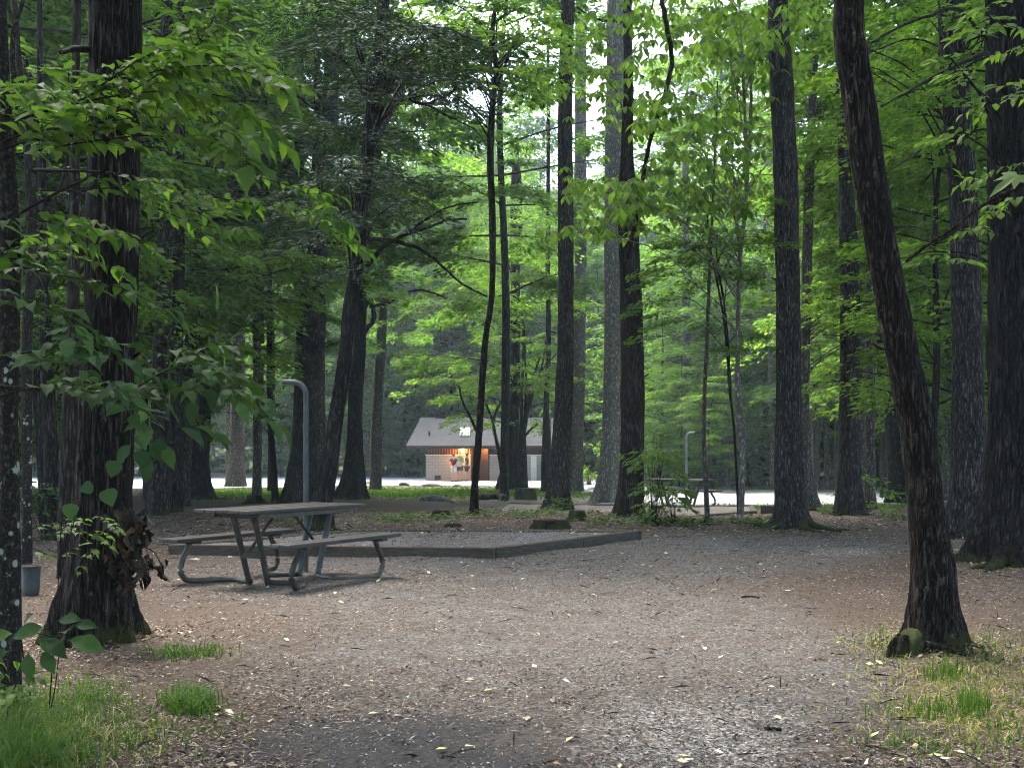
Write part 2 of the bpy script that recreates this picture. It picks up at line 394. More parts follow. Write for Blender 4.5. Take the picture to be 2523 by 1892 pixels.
def blockmat():
    t = NT('painted_block'); v = t.n('ShaderNodeCombineXYZ'); c = t.n('ShaderNodeSeparateXYZ', ins={0: t.coord()})
    t.set(v, 0, t.math('ADD', c.outputs[0], c.outputs[1])); t.set(v, 1, c.outputs[2])
    b = t.n('ShaderNodeTexBrick', ins={'Vector': v.outputs[0], 'Color1': (.36, .375, .385, 1), 'Color2': (.33, .345, .355, 1), 'Mortar': (.24, .25, .255, 1),
            'Scale': 1, 'Mortar Size': .012, 'Brick Width': .4, 'Row Height': .2})
    return t.done(t.bsdf(b.outputs[0], .8, spec=.2))
M['block'] = blockmat()
M['shingle'] = None
def shingle():
    t = NT('roof_shingle'); v = t.coord(1, 1, 1)
    c = t.n('ShaderNodeSeparateXYZ', ins={0: v}); w = t.n('ShaderNodeCombineXYZ'); t.set(w, 0, c.outputs[0]); t.set(w, 1, t.math('MULTIPLY', c.outputs[1], 1.2))
    b = t.n('ShaderNodeTexBrick', ins={'Vector': w.outputs[0], 'Color1': (.034, .034, .036, 1), 'Color2': (.05, .05, .052, 1), 'Mortar': (.03, .03, .03, 1),
            'Scale': 1, 'Mortar Size': .012, 'Brick Width': .32, 'Row Height': .16})
    n = t.noise(v, 1.3, 5, .7)
    col = t.mix(t.ramp(n, [(.4, (0, 0, 0)), (.7, (.6, .6, .6))]), b.outputs[0], (.04, .038, .036))
    return t.done(t.bsdf(col, .85, spec=.2))
M['shingle'] = shingle()
M['darkwood'] = simple('dark_stained_wood', (.035, .022, .016), .7, .4, 8, .2, sc=(6, 6, .5))
M['slatwood'] = simple('slat_wood', (.16, .075, .035), .7, .3, 8, .2, sc=(6, 6, .5))
M['doorwood'] = simple('warm_board', (.09, .055, .035), .7, .25, 6, .2, sc=(6, 6, .5))
M['white'] = simple('white_paint', (.72, .73, .72), .5, .08, 3, .05)
M['glassdark'] = simple('skylight_glass', (.55, .57, .58), .2, .1, 3, 0, spec=.5)
M['stone'] = simple('stone', (.10, .09, .085), .9, .5, 5, .6)
M['stone_moss'] = bark_mat('stone_moss', (.035, .035, .03), (.12, .11, .09), 8, 8, .6, moss=1.2)
M['tin'] = simple('bucket_tin', (.05, .053, .053), .5, .3, 10, .2, metal=.5)
M['skin'] = simple('skin', (.50, .30, .22), .6, .06, 10, 0)
M['maroon'] = simple('maroon_cloth', (.12, .012, .03), .85, .1, 20, .1)
M['green_cloth'] = simple('green_cloth', (.25, .55, .22), .85, .1, 20, .1)
M['black_cloth'] = simple('black_cloth', (.03, .04, .05), .85, .1, 20, .1)
M['pale_cloth'] = simple('pale_cloth', (.55, .5, .48), .85, .1, 20, .1)
M['navy_cloth'] = simple('navy_cloth', (.035, .035, .05), .85, .1, 20, .1)
M['hair_dark'] = simple('hair_dark', (.025, .015, .01), .7, .1, 20, .1)
M['hair_fair'] = simple('hair_fair', (.55, .5, .42), .7, .1, 20, .1)
M['shoe'] = simple('shoe', (.06, .055, .055), .6, .2, 20, .1)
def emit(name, col, s):
    t = NT(name); e = t.n('ShaderNodeEmission', ins={'Color': (*col, 1), 'Strength': s}); return t.done(e.outputs[0])
M['lamp'] = emit('lamp_glow', (1, .40, .08), 90)
# ================================================================ ground, road, pads
def fine_axis(lo, hi, n_mid, a, b, far, n_far):
    mid = np.linspace(a, b, n_mid)
    l = a - (a - lo) * np.linspace(1, 0, n_far, endpoint=False) ** 2
    r = b + (hi - b) * np.linspace(0, 1, n_far + 1)[1:] ** 2
    return np.concatenate([l, mid, r])
def build_ground():
    xs = fine_axis(-420, 420, 260, -13, 13, 0, 70); ys = np.concatenate([np.linspace(-150, 3, 25, endpoint=False), 3 + (47 * np.linspace(0, 1, 420) ** 1.5), 50 + 550 * np.linspace(0, 1, 130)[1:] ** 1.7])
    X, Y = np.meshgrid(xs, ys); Z = gz(X, Y)
    near = np.exp(-(np.clip(Y - 6, 0, None) / 22) ** 2)
    Z = Z + near * .018 * (vnoise(X * 3.1, Y * 3.1, 0) - .5) + near * .01 * (vnoise(X * 9, Y * 9, 3) - .5)
    ny, nx = X.shape; mb = MB()
    i = np.arange(ny - 1)[:, None] * nx; j = np.arange(nx - 1)[None]
    mb.add(np.stack([X, Y, Z], -1).reshape(-1, 3), [np.stack([i + j, i + j + 1, i + nx + j + 1, i + nx + j], -1).reshape(-1, 4)])
    o = mb.obj('ground', M['ground']); o['kind'] = 'structure'
    x, y, z = X.ravel(), Y.ravel(), Z.ravel(); ok = y > 2.5
    yy = np.where(ok, y, 2.5); u = CX + F * x / yy; v = YH + F * (CH - z) / yy
    def g(u0, v0, ru, rv, a=1.): return a * np.exp(-((u - u0) / ru) ** 2 - ((v - v0) / rv) ** 2)
    A = {}
    A['gravel'] = np.clip(.12 + g(1500, 1650, 900, 190) + g(1350, 1420, 900, 70, .9) + g(1700, 1345, 700, 30, .8) - g(1900, 1440, 500, 35, .5) + g(1450, 1238, 500, 18, .7)
                          - g(1350, 1290, 700, 14, .9) - g(500, 1290, 350, 40, 1) - g(2300, 1480, 300, 90, .6), 0, 1)
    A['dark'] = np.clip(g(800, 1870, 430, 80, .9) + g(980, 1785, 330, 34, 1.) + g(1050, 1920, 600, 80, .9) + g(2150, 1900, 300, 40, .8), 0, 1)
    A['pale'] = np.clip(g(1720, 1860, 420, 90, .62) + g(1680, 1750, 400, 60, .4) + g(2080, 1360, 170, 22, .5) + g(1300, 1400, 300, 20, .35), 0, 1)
    A['green'] = np.clip(g(60, 1810, 230, 110, 1.) + g(470, 1690, 90, 40, .6) + g(900, 1216, 560, 16, 1.2) + (y > 78) * (y < 112) * (u < 760) * 1.0 + g(2330, 1720, 230, 110, .5) + (y > 84) * 1.0 + (y > 60) * (u > 1600) * .7, 0, 1)
    A['tan'] = np.clip(g(2420, 1700, 300, 170, .9) - g(1900, 1850, 300, 200, .5), 0, 1)
    for k, a in A.items():
        at = o.data.attributes.new(k, 'FLOAT', 'POINT'); at.data.foreach_set('value', np.where(ok, a, 0).astype(np.float32))
    return o
build_ground()

def strip(name, near, far, mat, lift=.004, nu=160, nv=24):
    a = np.array([ground_at(*p)[:2] for p in near]); b = np.array([ground_at(*p)[:2] for p in far])
    a = spline(a, nu); b = spline(b, nu); t = np.linspace(0, 1, nv)[:, None, None]
    G = a[None] * (1 - t) + b[None] * t
    # ragged edges
    e = (np.minimum(t, 1 - t) < .02) * .5
    G = G + e * (np.stack([vnoise(G[..., 0] * 1.3, G[..., 1] * 1.3, 5), vnoise(G[..., 0] * 1.3, G[..., 1] * 1.3, 9)], -1) - .5)
    Z = gz(G[..., 0], G[..., 1]) + lift + .02
    V = np.concatenate([G, Z[..., None]], -1); mb = MB()
    i = np.arange(nv - 1)[:, None] * nu; j = np.arange(nu - 1)[None]
    mb.add(V.reshape(-1, 3), [np.stack([i + j, i + j + 1, i + nu + j + 1, i + nu + j], -1).reshape(-1, 4)])
    o = mb.obj(name, mat); o['kind'] = 'structure'; return o
strip('campground_road', [(-500, 1203), (0, 1203), (430, 1205), (1000, 1196), (1300, 1200), (1500, 1214), (1640, 1246), (1880, 1246), (2100, 1243), (2300, 1240), (2900, 1236)],
      [(-500, 1164), (0, 1163), (430, 1165), (1050, 1167), (1400, 1178), (1560, 1190), (1660, 1200), (1900, 1202), (2050, 1208), (2200, 1210), (2900, 1210)], M['road'])

PAD = np.array([[-.22, 12.95], [ground_at(1571, 1328)[0], ground_at(1571, 1328)[1]], [-2.3, 16.0], [-4.6, 13.9]])
_c = ground_at(1207, 1376); PAD[0] = _c[:2]; PAD[1] = ground_at(1571, 1328)[:2]
_d = PAD[1][1] + .15; PAD[2] = [(880 - CX) * _d / F, _d + .1]; _d = PAD[0][1] + .55; PAD[3] = [(430 - CX) * _d / F, _d]
PADH = .135
def beam_line(mb, a, b, h, w, z0, m=0, over=0):
    a = np.array(a, float); b = np.array(b, float); L = np.linalg.norm(b - a); t = (b - a) / L
    R = np.array([[t[0], -t[1], 0], [t[1], t[0], 0], [0, 0, 1]])
    c = (a + b) / 2
    bbox(mb, (c[0], c[1], z0 + h / 2 - .03), (L + over, w, h + .06), .008, R, m)
def pad_frame(name, label, poly, h, w, fills=True, joints=()):
    z0 = min(gzf(*p) for p in poly); c = poly.mean(0); root = thing(name, label, 'timber frame', (c[0], c[1], z0))
    n = len(poly)
    for k in range(n):
        a, b = poly[k], poly[(k + 1) % n]; t = (b - a) / np.linalg.norm(b - a)
        js = [0.0] + [j for e, j in joints if e == k] + [1.0]
        for q in range(len(js) - 1):
            mb = MB(); p0 = a + (b - a) * js[q] + t * (w / 2 + .002 if q == 0 and k % 2 == 0 else (.004 if q else -w / 2)); p1 = a + (b - a) * js[q + 1] - t * (w / 2 + .002 if q == len(js) - 2 and k % 2 == 0 else (0 if q < len(js) - 2 else -w / 2))
            if k % 2 == 0: p0 = p0 - t * (w if q == 0 else 0) * 0; 
            beam_line(mb, p0, p1, h, w, z0 + .004 * (q % 2)); mb.moved((c[0], c[1], z0)).obj('timber', M['timber'], root, smooth=False)
    if fills:
        mb = MB(); nu = 40; s, t = np.meshgrid(np.linspace(0, 1, nu), np.linspace(0, 1, nu))
        G = (poly[0] * ((1 - s) * (1 - t))[..., None] + poly[1] * (s * (1 - t))[..., None] + poly[2] * (s * t)[..., None] + poly[3] * ((1 - s) * t)[..., None])
        Z = z0 + h - .025 + .02 * (vnoise(G[..., 0] * 3, G[..., 1] * 3, 1) - .5)
        i = np.arange(nu - 1)[:, None] * nu; j = np.arange(nu - 1)[None]
        mb.add(np.concatenate([G, Z[..., None]], -1).reshape(-1, 3), [np.stack([i + j, i + j + 1, i + nu + j + 1, i + nu + j], -1).reshape(-1, 4)])
        mb.moved((c[0], c[1], z0)).obj('gravel_fill', M['padfill'], root)
    return root
pad_frame('tent_pad', 'nearest low weathered timber frame filled with gravel beyond the large picnic table', PAD, PADH, .12, True, ((0, .56), (3, .5)))
def gp(u, v): return ground_at(u, v)[:2]
PAD2 = np.array([gp(1195, 1268), gp(1555, 1274), gp(1600, 1252), gp(1250, 1249)])
pad_frame('tent_pad', 'low dark timber pad frame running behind the mossy stump and ivy-footed pine', PAD2, .13, .12, True)
PAD3 = np.array([gp(1650, 1275), gp(1858, 1266), gp(1850, 1256), gp(1640, 1258)])
pad_frame('tent_pad', 'small timber pad frame in front of the distant picnic table', PAD3, .13, .12, True)
mb = MB(); a, b = gp(1877, 1266), gp(1935, 1266); z = gzf(*a); beam_line(mb, a, b, .2, .14, z)
tag(mb.moved((*a, z)).obj('timber_block', M['timber'], smooth=False), 'short dark squared timber end showing at the left foot of the big grey pine', 'timber block', loc=(*a, z))

# ================================================================ trunks
def trunk_mb(mb, pts, nseg=24, ds=.12, bark=.0, flare=.5, fh=.35, lobes=5, seed=0, fine_top=None, k_bark=26, m=0):
    """pts: (x,y,z,r) base to top"""
    pts = np.asarray(pts, float); L = np.linalg.norm(np.diff(pts[:, :3], axis=0), axis=1).sum()
    n = max(6, int(L / ds)); rows = spline(pts, n)
    if fine_top is not None:
        keep = (rows[:, 2] < fine_top) | (np.arange(n) % 12 == 0) | (np.arange(n) == n - 1); rows = rows[keep]; n = len(rows)
    p = rows[:, :3]; r = np.clip(rows[:, 3], .004, None); _, a, b = frames(p)
    th = np.linspace(0, 2 * np.pi, nseg, endpoint=False)
    h = np.clip(p[:, 2] - p[0, 2] - .12, 0, None)
    rng = np.random.default_rng(seed); ph = rng.random(4) * 6.28
    lob = (.5 + .5 * np.cos(lobes * th + ph[0] + .5 * np.sin(2 * th + ph[1]))) ** 3 * (1.1 + .5 * np.cos(th + ph[2]))
    fl = flare * np.exp(-(h / fh) ** 1.1)[:, None] * (.12 + .85 * lob[None]) 
    rr = r[:, None] * (1 + fl) * (1 + .04 * np.cos(2 * th + ph[3])[None])
    rr = rr * (1 + .07 * (vnoise(np.cos(th)[None] * 1.3 + seed, np.sin(th)[None] * 1.3, p[:, 2:3] * 1.6) - .5) * 2)
    V = p[:, None] + rr[..., None] * (a[:, None] * np.cos(th)[None, :, None] + b[:, None] * np.sin(th)[None, :, None])
    if bark:
        q = V - p[:, None]; out = unit(q)
        w = vnoise(V[..., 0] * 7, V[..., 1] * 7, V[..., 2] * 3) * 1.5
        n1 = vnoise(q[..., 0] * k_bark + w + seed, q[..., 1] * k_bark, V[..., 2] * k_bark * .16 + w)
        n2 = vnoise(q[..., 0] * k_bark * 2.3, q[..., 1] * k_bark * 2.3 + seed, V[..., 2] * k_bark * .5)
        rid = 1 - np.abs(2 * n1 - 1) ** .8
        V = V + out * (bark * ((1 - rid) * 1.0 + .35 * n2 - .6))[..., None]
    i = np.arange(n - 1)[:, None] * nseg; j = np.arange(nseg)[None]; j2 = (j + 1) % nseg
    mb.add(V.reshape(-1, 3), [np.stack([i + j, i + j2, i + nseg + j2, i + nseg + j], -1).reshape(-1, 4), (np.arange(nseg) + (n - 1) * nseg)[None]], m)
    return rows

TREES = {}
def px_tree(key, name, label, pts, mat, nseg=32, ds=.1, bark=.006, flare=.5, fh=.3, lobes=5, top=14., kb=26, group=None, cat='tree', d=None, canopy=None):
    u0, v0, w0 = pts[0]
    base = ground_at(u0, v0)
    if d is None: d = base[1]
    else: base = np.array([(u0 - CX) * d / F, d, gzf((u0 - CX) * d / F, d)])
    W = [[base[0], d, base[2] - .12, w0 / 2 * d / F]]
    for u, v, w in pts[1:]:
        p = P(u, v, d); W.append([p[0], d, p[2], w / 2 * d / F])
    W[0][3] = W[1][3] * 1.05 if w0 == 0 else W[0][3]
    a, b = np.array(W[-2]), np.array(W[-1])
    if top > b[2] + .5:
        sl = (b - a) / max(b[2] - a[2], .3); sl[:2] = np.clip(sl[:2], -.25, .25) * .6; ext = top - b[2]
        for f in (.35, .7, 1.0):
            W.append([b[0] + sl[0] * ext * f, d, b[2] + ext * f, b[3] * (1 - .55 * f)])
    root = thing(name, label, cat, base, group)
    mb = MB(); vis = CH + (YH + 60) * d / F
    rows = trunk_mb(mb, W, nseg, ds, bark, flare, fh, lobes, abs(hash(key)) % 97 if False else sum(map(ord, key)) % 97, vis, kb)
    mb.moved(base).obj('trunk', mat, root)
    TREES[key] = dict(root=root, base=base, rows=rows, d=d, mat=mat, W=np.array(W))
    return root
def limb(key, pts, w0, w1, dd=(0, 0), mat=None, seg=8, name='limb'):
    """branch along photo points, starting on the trunk"""
    T = TREES[key]; n = len(pts); ds_ = np.linspace(dd[0], dd[1], n) + T['d']
    W = np.array([P(u, v, dq) for (u, v), dq in zip(pts, ds_)]); m = max(8, n * 6); p = spline(W, m)
    r = np.linspace(w0, w1, m) / 2 * T['d'] / F
    p = p + .012 * np.stack([vnoise(np.arange(m) * .7, k, sum(pts[0])) - .5 for k in range(3)], -1) * (T['d'] / 12)
    mb = MB(); tube(mb, p, r, seg); mb.moved(T['base']).obj(name, mat or T['mat'], T['root'])
    return p
def px_crown(key, regions, leafmat, tmpl=MID, size=.1, dd=3, limbs=True, seed=1, aspect=.6, droop=.25, jit=.35, leafdroop=.2, sz=(.7, 1.2), name='crown', twigw=.02, whorl=0, dfun=None, thick=.05):
    """regions: (u, v, ru, rv, n_sprays, R, n_leaves)"""
    T = TREES[key]; rng = np.random.default_rng(seed); lf = MB(); br = MB(); rows = T['rows']
    for (u, v, ru, rv, ns, R, nl) in regions:
        for _ in range(ns):
            q = rng.normal(0, .5, 2); dq = T['d'] + rng.uniform(-dd, dd)
            c = P(u + q[0] * ru, v + q[1] * rv, dq)
            k = np.argmin(np.abs(rows[:, 2] - (c[2] - .35 * abs(c[0] - T['base'][0]) - .2)))
            s = rows[k, :3]; hv = c - s; az = math.atan2(hv[1], hv[0]) + rng.normal(0, .5)
            if whorl:
                m_ = nl
                for _w in range(m_):
                    cc = c + rng.normal(0, 1, 3) * [R, R, R * .35]; kk = rng.integers(*whorl)
                    aa = rng.random() * 6.28 + np.arange(kk) * 6.28 / kk
                    D = np.stack([np.cos(aa), np.sin(aa), -.35 - .3 * rng.random(kk)], 1)
                    put_leaves(lf, tmpl, np.repeat(cc[None], kk, 0), D, np.array([0, 0, 1.]) + D * [1, 1, 0] * .4, size * rng.uniform(*sz, kk))
                    if rng.random() < .75: tube(br, spline([c + (cc - c) * .1, (c + cc) / 2 + [0, 0, -.05 * R], cc], 4), [.004, .003, .003, .002], 3, caps=False)
            else:
                pos, D, N = spray(rng, c, az, R, nl, aspect, droop, jit=jit, leafdroop=leafdroop, thick=thick)
                put_leaves(lf, tmpl, pos, D, N, size * rng.uniform(*sz, nl))
                uu = np.array([math.cos(az), math.sin(az), 0])
                tube(br, spline([c, c + uu * R * .5 + [0, 0, -.03 * R], c + uu * R * .95 + [0, 0, -droop * R * .9]], 5), np.linspace(twigw * .5, .002, 5), 3, caps=False)
            if limbs and rng.random() < limbs:
                mid = s + (c - s) * .5 + [0, 0, .12 * np.linalg.norm(hv)]
                tube(br, spline([s, mid, c], 9), np.linspace(twigw, twigw * .4, 9), 5, caps=False)
    lf.V += br.V; lf.F += [(f + lf.n, 1) for f, _ in br.F]; lf.moved(T['base']).obj(name, [leafmat, T['mat'] if T['mat'] is not M['bark_spots'] else M['twig']], T['root'])

B = M
# ---- foreground and middle trees, from the photograph
px_tree('oakL', 'maple_tree', 'thick dark brown trunk with mossy flared foot left of the large picnic table', [(235, 1578, 0), (235, 1480, 165), (245, 1380, 152), (255, 1250, 140), (262, 1060, 136), (270, 800, 130), (278, 500, 132), (282, 200, 128), (284, 0, 128)], B['bark_maple'], 150, .018, .014, .6, .28, 5, 13, 26)
px_tree('leanR', 'leaning_tree', 'dark furrowed trunk leaning left on the right with a mossy root foot in thin grass', [(2306, 1588, 0), (2303, 1540, 128), (2300, 1481, 120), (2298, 1389, 108), (2284, 1283, 90), (2262, 1072, 84), (2221, 861, 78), (2178, 633, 78), (2143, 422, 78), (2112, 211, 77), (2093, 90, 74), (2093, 0, 72)], B['bark_oak'], 160, .016, .013, .45, .12, 6, 9, 30)
px_tree('pineR1', 'pine_tree', 'widest near black pine trunk cut by the right edge of the picture', [(2505, 1386, 0), (2506, 1290, 156), (2504, 1150, 138), (2502, 1000, 130), (2500, 700, 122), (2494, 400, 112), (2482, 0, 100)], B['bark_plate'], 120, .03, .02, .9, .45, 5, 17, 18)
px_tree('pineR2', 'pine_tree', 'broad grey pine trunk just behind and left of the widest right edge pine', [(2404, 1325, 0), (2396, 1240, 104), (2388, 1100, 84), (2384, 860, 72), (2378, 633, 68), (2370, 422, 66), (2354, 211, 66), (2344, 0, 64)], B['bark_pine'], 90, .05, .012, .9, .4, 5, 18, 22)
px_tree('pineC', 'pine_tree', 'tall straight grey pine with mossy spreading roots right of centre', [(1952, 1303, 0), (1946, 1240, 76), (1945, 1072, 66), (1943, 861, 60), (1940, 633, 58), (1935, 422, 58), (1926, 211, 57), (1916, 0, 48)], B['bark_pine'], 96, .04, .012, .9, .14, 6, 18, 20)
px_tree('pineC2', 'pine_tree', 'slim dark trunk rising directly behind the tall grey pine right of centre', [(2005, 1257, 0), (1992, 1200, 30), (1986, 1072, 20), (1984, 861, 23), (1989, 633, 24), (1995, 422, 21), (2003, 211, 18), (2014, 0, 16)], B['bark_grey'], 32, .1, .006, .9, .4, 5, 16)
px_tree('pineD', 'pine_tree', 'grey brown pine between the tall centre right pine and the leaning trunk', [(2092, 1268, 0), (2091, 1200, 58), (2092, 1072, 50), (2094, 861, 47), (2092, 633, 44), (2082, 422, 30), (2072, 211, 24), (2070, 0, 22)], B['bark_pine'], 64, .07, .010, .6, .4, 5, 20, 20)
px_tree('darkE', 'oak_tree', 'dark trunk half hidden behind the leaning tree with a low flared foot', [(2212, 1240, 0), (2211, 1180, 52), (2205, 1060, 48), (2180, 860, 46), (2160, 700, 36), (2120, 420, 30), (2085, 100, 28)], B['bark_dark'], 40, .1, .008, .5, .4, 5, 18)
px_tree('brownF', 'beech_tree', 'slim brown trunk showing left of the broad grey right hand pine', [(2358, 1238, 0), (2352, 1180, 22), (2345, 1000, 22), (2338, 700, 20), (2330, 400, 20), (2325, 0, 17)], B['bark_grey'], 24, .15, .004, .9, .4, 5, 20)
px_tree('ivy', 'pine_tree', 'dark straight pine right of the shelter with small ivy leaves at its foot', [(1372, 1257, 0), (1377, 1200, 50), (1384, 1072, 46), (1393, 861, 40), (1394, 633, 37), (1393, 422, 36), (1393, 211, 34), (1400, 0, 31)], B['bark_pine'], 64, .07, .008, .8, .4, 5, 20, 22)
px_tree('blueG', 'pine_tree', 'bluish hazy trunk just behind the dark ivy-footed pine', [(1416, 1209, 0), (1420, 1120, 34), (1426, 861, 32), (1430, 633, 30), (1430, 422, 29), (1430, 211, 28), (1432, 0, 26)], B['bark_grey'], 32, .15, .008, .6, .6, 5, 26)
px_tree('greyH', 'poplar_tree', 'wide pale grey trunk close behind the reddish brown pine at centre', [(1508, 1240, 0), (1506, 1180, 62), (1507, 1072, 50), (1510, 861, 43), (1509, 700, 40), (1512, 422, 46), (1516, 211, 45), (1517, 0, 43)], B['bark_pale'], 60, .08, .006, .8, .5, 6, 20)
px_tree('redI', 'pine_tree', 'reddish brown furrowed pine in front of the wide pale grey trunk', [(1552, 1274, 0), (1553, 1220, 60), (1558, 1072, 56), (1557, 861, 55), (1553, 700, 50), (1546, 500, 44), (1545, 380, 30), (1548, 211, 24), (1546, 0, 20)], B['bark_red'], 70, .06, .010, .5, .35, 5, 20, 22)
px_tree('crookJ', 'crooked_tree', 'slender crooked dark trunk in front of the shelter roof', [(1167, 1269, 0), (1170, 1199, 18), (1180, 1072, 17), (1188, 945, 17), (1196, 840, 15), (1211, 735, 15), (1214, 633, 16), (1212, 506, 17), (1208, 400, 17), (1214, 253, 15), (1222, 169, 13), (1213, 90, 12), (1222, 0, 10)], B['bark_oak'], 36, .06, .006, .4, .3, 4, 15)
px_tree('twistK', 'hemlock_tree', 'dark twisting trunk rising through the near table top with spreading bare boughs', [(792, 1306, 0), (797, 1230, 48), (812, 1150, 42), (826, 1040, 38), (842, 940, 36), (852, 861, 34), (862, 760, 34), (880, 650, 33), (893, 500, 33), (905, 400, 33), (920, 253, 33), (938, 127, 32), (945, 0, 30)], B['bark_dark'], 70, .06, .010, .7, .35, 4, 14)
px_tree('twinK', 'oak_tree', 'black trunk with bell shaped foot standing right of the twisting dark trunk', [(868, 1229, 0), (870, 1180, 52), (874, 1072, 36), (878, 945, 34), (886, 860, 30), (891, 740, 24), (897, 600, 22), (930, 380, 20)], B['bark_dark'], 50, .1, .008, 1.0, .6, 5, 18)
px_tree('bigL', 'pine_tree', 'broad grey brown pine directly behind the near hooked lantern pole', [(748, 1241, 0), (746, 1180, 72), (753, 1072, 60), (762, 945, 56), (772, 861, 54), (780, 650, 50), (795, 500, 42), (816, 211, 38), (822, 0, 38)], B['bark_pine'], 70, .09, .010, .7, .5, 5, 20)
px_tree('bigL2', 'pine_tree', 'narrow dark trunk hugging the left side of the broad pine behind the lantern pole', [(728, 1215, 0), (732, 1100, 28), (738, 945, 24), (742, 700, 23), (738, 560, 22), (740, 200, 20)], B['bark_dark'], 28, .15, .006, .3, .5, 5, 20)
px_tree('thinM', 'young_hemlock', 'thin dark curving trunk left of the near hooked lantern pole', [(679, 1238, 0), (674, 1160, 17), (668, 1072, 16), (664, 900, 14), (665, 700, 11), (662, 500, 9), (655, 250, 7)], B['bark_dark'], 18, .15, .003, .4, .4, 5, 10)
px_tree('darkN', 'dark_tree', 'slim black trunk standing against the pale road left of the thin curving one', [(633, 1203, 0), (635, 1120, 19), (640, 950, 17), (645, 700, 14), (648, 400, 12)], B['bark_dark'], 20, .2, .004, .5, .5, 5, 16)
px_tree('greyO', 'grey_tree', 'grey trunk in front of the white tank beyond the road', [(583, 1199, 0), (582, 1130, 38), (586, 1030, 33), (590, 700, 29), (594, 400, 26), (600, 100, 22)], B['bark_grey'], 36, .15, .006, .5, .6, 5, 24)
px_tree('darkP', 'oak_tree', 'thick black trunk with a long root running right beside the grass strip', [(487, 1231, 0), (490, 1160, 48), (496, 1060, 44), (508, 860, 36), (524, 720, 33), (532, 600, 30), (540, 200, 26)], B['bark_dark'], 44, .12, .008, .9, .5, 3, 22)
px_tree('greyQ', 'pine_tree', 'grey brown leaning trunk left of the thick black one by the grass strip', [(445, 1246, 0), (450, 1160, 40), (458, 1040, 36), (472, 860, 36), (488, 700, 37), (498, 500, 32), (505, 200, 28)], B['bark_pine'], 44, .12, .008, .5, .5, 5, 22)
px_tree('pairR', 'pine_tree', 'grey trunk of the touching pair seen above the low leaves on the left', [(388, 1268, 0), (392, 1160, 44), (394, 1000, 42), (397, 860, 38), (404, 700, 36), (408, 520, 34), (410, 200, 30)], B['bark_pine'], 44, .12, .008, .5, .5, 5, 18)
px_tree('pairR2', 'oak_tree', 'black trunk of the touching pair seen above the low leaves on the left', [(430, 1262, 0), (432, 1150, 34), (435, 900, 30), (440, 700, 29), (442, 500, 27), (444, 200, 22)], B['bark_dark'], 32, .15, .006, .4, .5, 5, 18)
px_tree('snag', 'rotting_tree', 'ragged rotting grey trunk with holes hard against the left side of the mossy footed one', [(168, 1420, 0), (166, 1300, 46), (168, 1180, 44), (172, 1040, 40), (176, 900, 36), (180, 760, 32), (183, 600, 28), (186, 300, 22)], B['wood_grey'], 60, .04, .014, .4, .3, 4, 12)
px_tree('spotS', 'lichen_tree', 'leftmost smooth trunk covered in round white lichen spots', [(25, 1740, 0), (25, 1640, 52), (26, 1480, 50), (24, 1250, 46), (22, 1000, 44), (24, 800, 46), (26, 600, 44), (18, 420, 38), (8, 200, 30)], B['bark_spots'], 50, .03, .003, .3, .2, 4, 7)
px_tree('spotS2', 'lichen_tree', 'thin lichen flecked stem behind the leftmost spotted trunk', [(66, 1400, 0), (67, 1250, 24), (66, 1000, 24), (68, 800, 24), (78, 640, 24), (74, 480, 22), (62, 300, 16), (44, 120, 13), (36, 0, 12)], B['bark_spots'], 24, .05, .003, .3, .2, 4, 8)
px_tree('farleft', 'dark_tree', 'dark slim trunk between the spotted stems and the rotting trunk', [(128, 1330, 0), (126, 1150, 38), (118, 950, 34), (110, 750, 26), (104, 500, 22)], B['bark_dark'], 24, .1, .006, .4, .3, 4, 9)
# saplings right of centre
px_tree('sapA', 'sapling', 'brown wavy sapling standing on a small stone in front of the distant picnic table', [(1745, 1287, 0), (1739, 1198, 12), (1734, 1072, 10), (1737, 940, 9), (1741, 861, 9), (1749, 650, 7), (1760, 420, 5), (1768, 200, 3)], B['bark_grey'], 14, .1, .002, .6, .15, 4, 8.5)
px_tree('sapB', 'sapling', 'greyish green sapling with a knobbed bend in front of the pale road', [(1824, 1292, 0), (1828, 1198, 15), (1829, 1090, 17), (1826, 1060, 20), (1818, 980, 13), (1818, 861, 10), (1823, 650, 10), (1838, 480, 9), (1836, 300, 8), (1826, 100, 6)], B['bark_pale'], 16, .08, .002, .5, .15, 4, 9.5)
px_tree('sapC', 'sapling', 'thin dark sapling that forks twice and hugs the knobbed sapling', [(1822, 1290, 0), (1815, 1180, 7), (1808, 1050, 7), (1798, 960, 7), (1790, 840, 7), (1772, 720, 5), (1755, 640, 4), (1740, 500, 3)], B['bark_dark'], 10, .12, .001, .5, .1, 4, 7)
limb('sapC', [(1790, 840), (1776, 700), (1756, 640), (1716, 560)], 5, 2); limb('sapC', [(1800, 980), (1794, 830), (1770, 660), (1758, 560)], 5, 2)
limb('sapB', [(1838, 480), (1845, 380), (1850, 250), (1846, 60)], 10, 6); limb('sapB', [(1836, 480), (1870, 430), (1890, 405)], 5, 3)
limb('sapB', [(1822, 640), (1812, 480), (1792, 330), (1770, 220)], 6, 3); limb('sapB', [(1823, 780), (1850, 775), (1885, 768)], 4, 2)
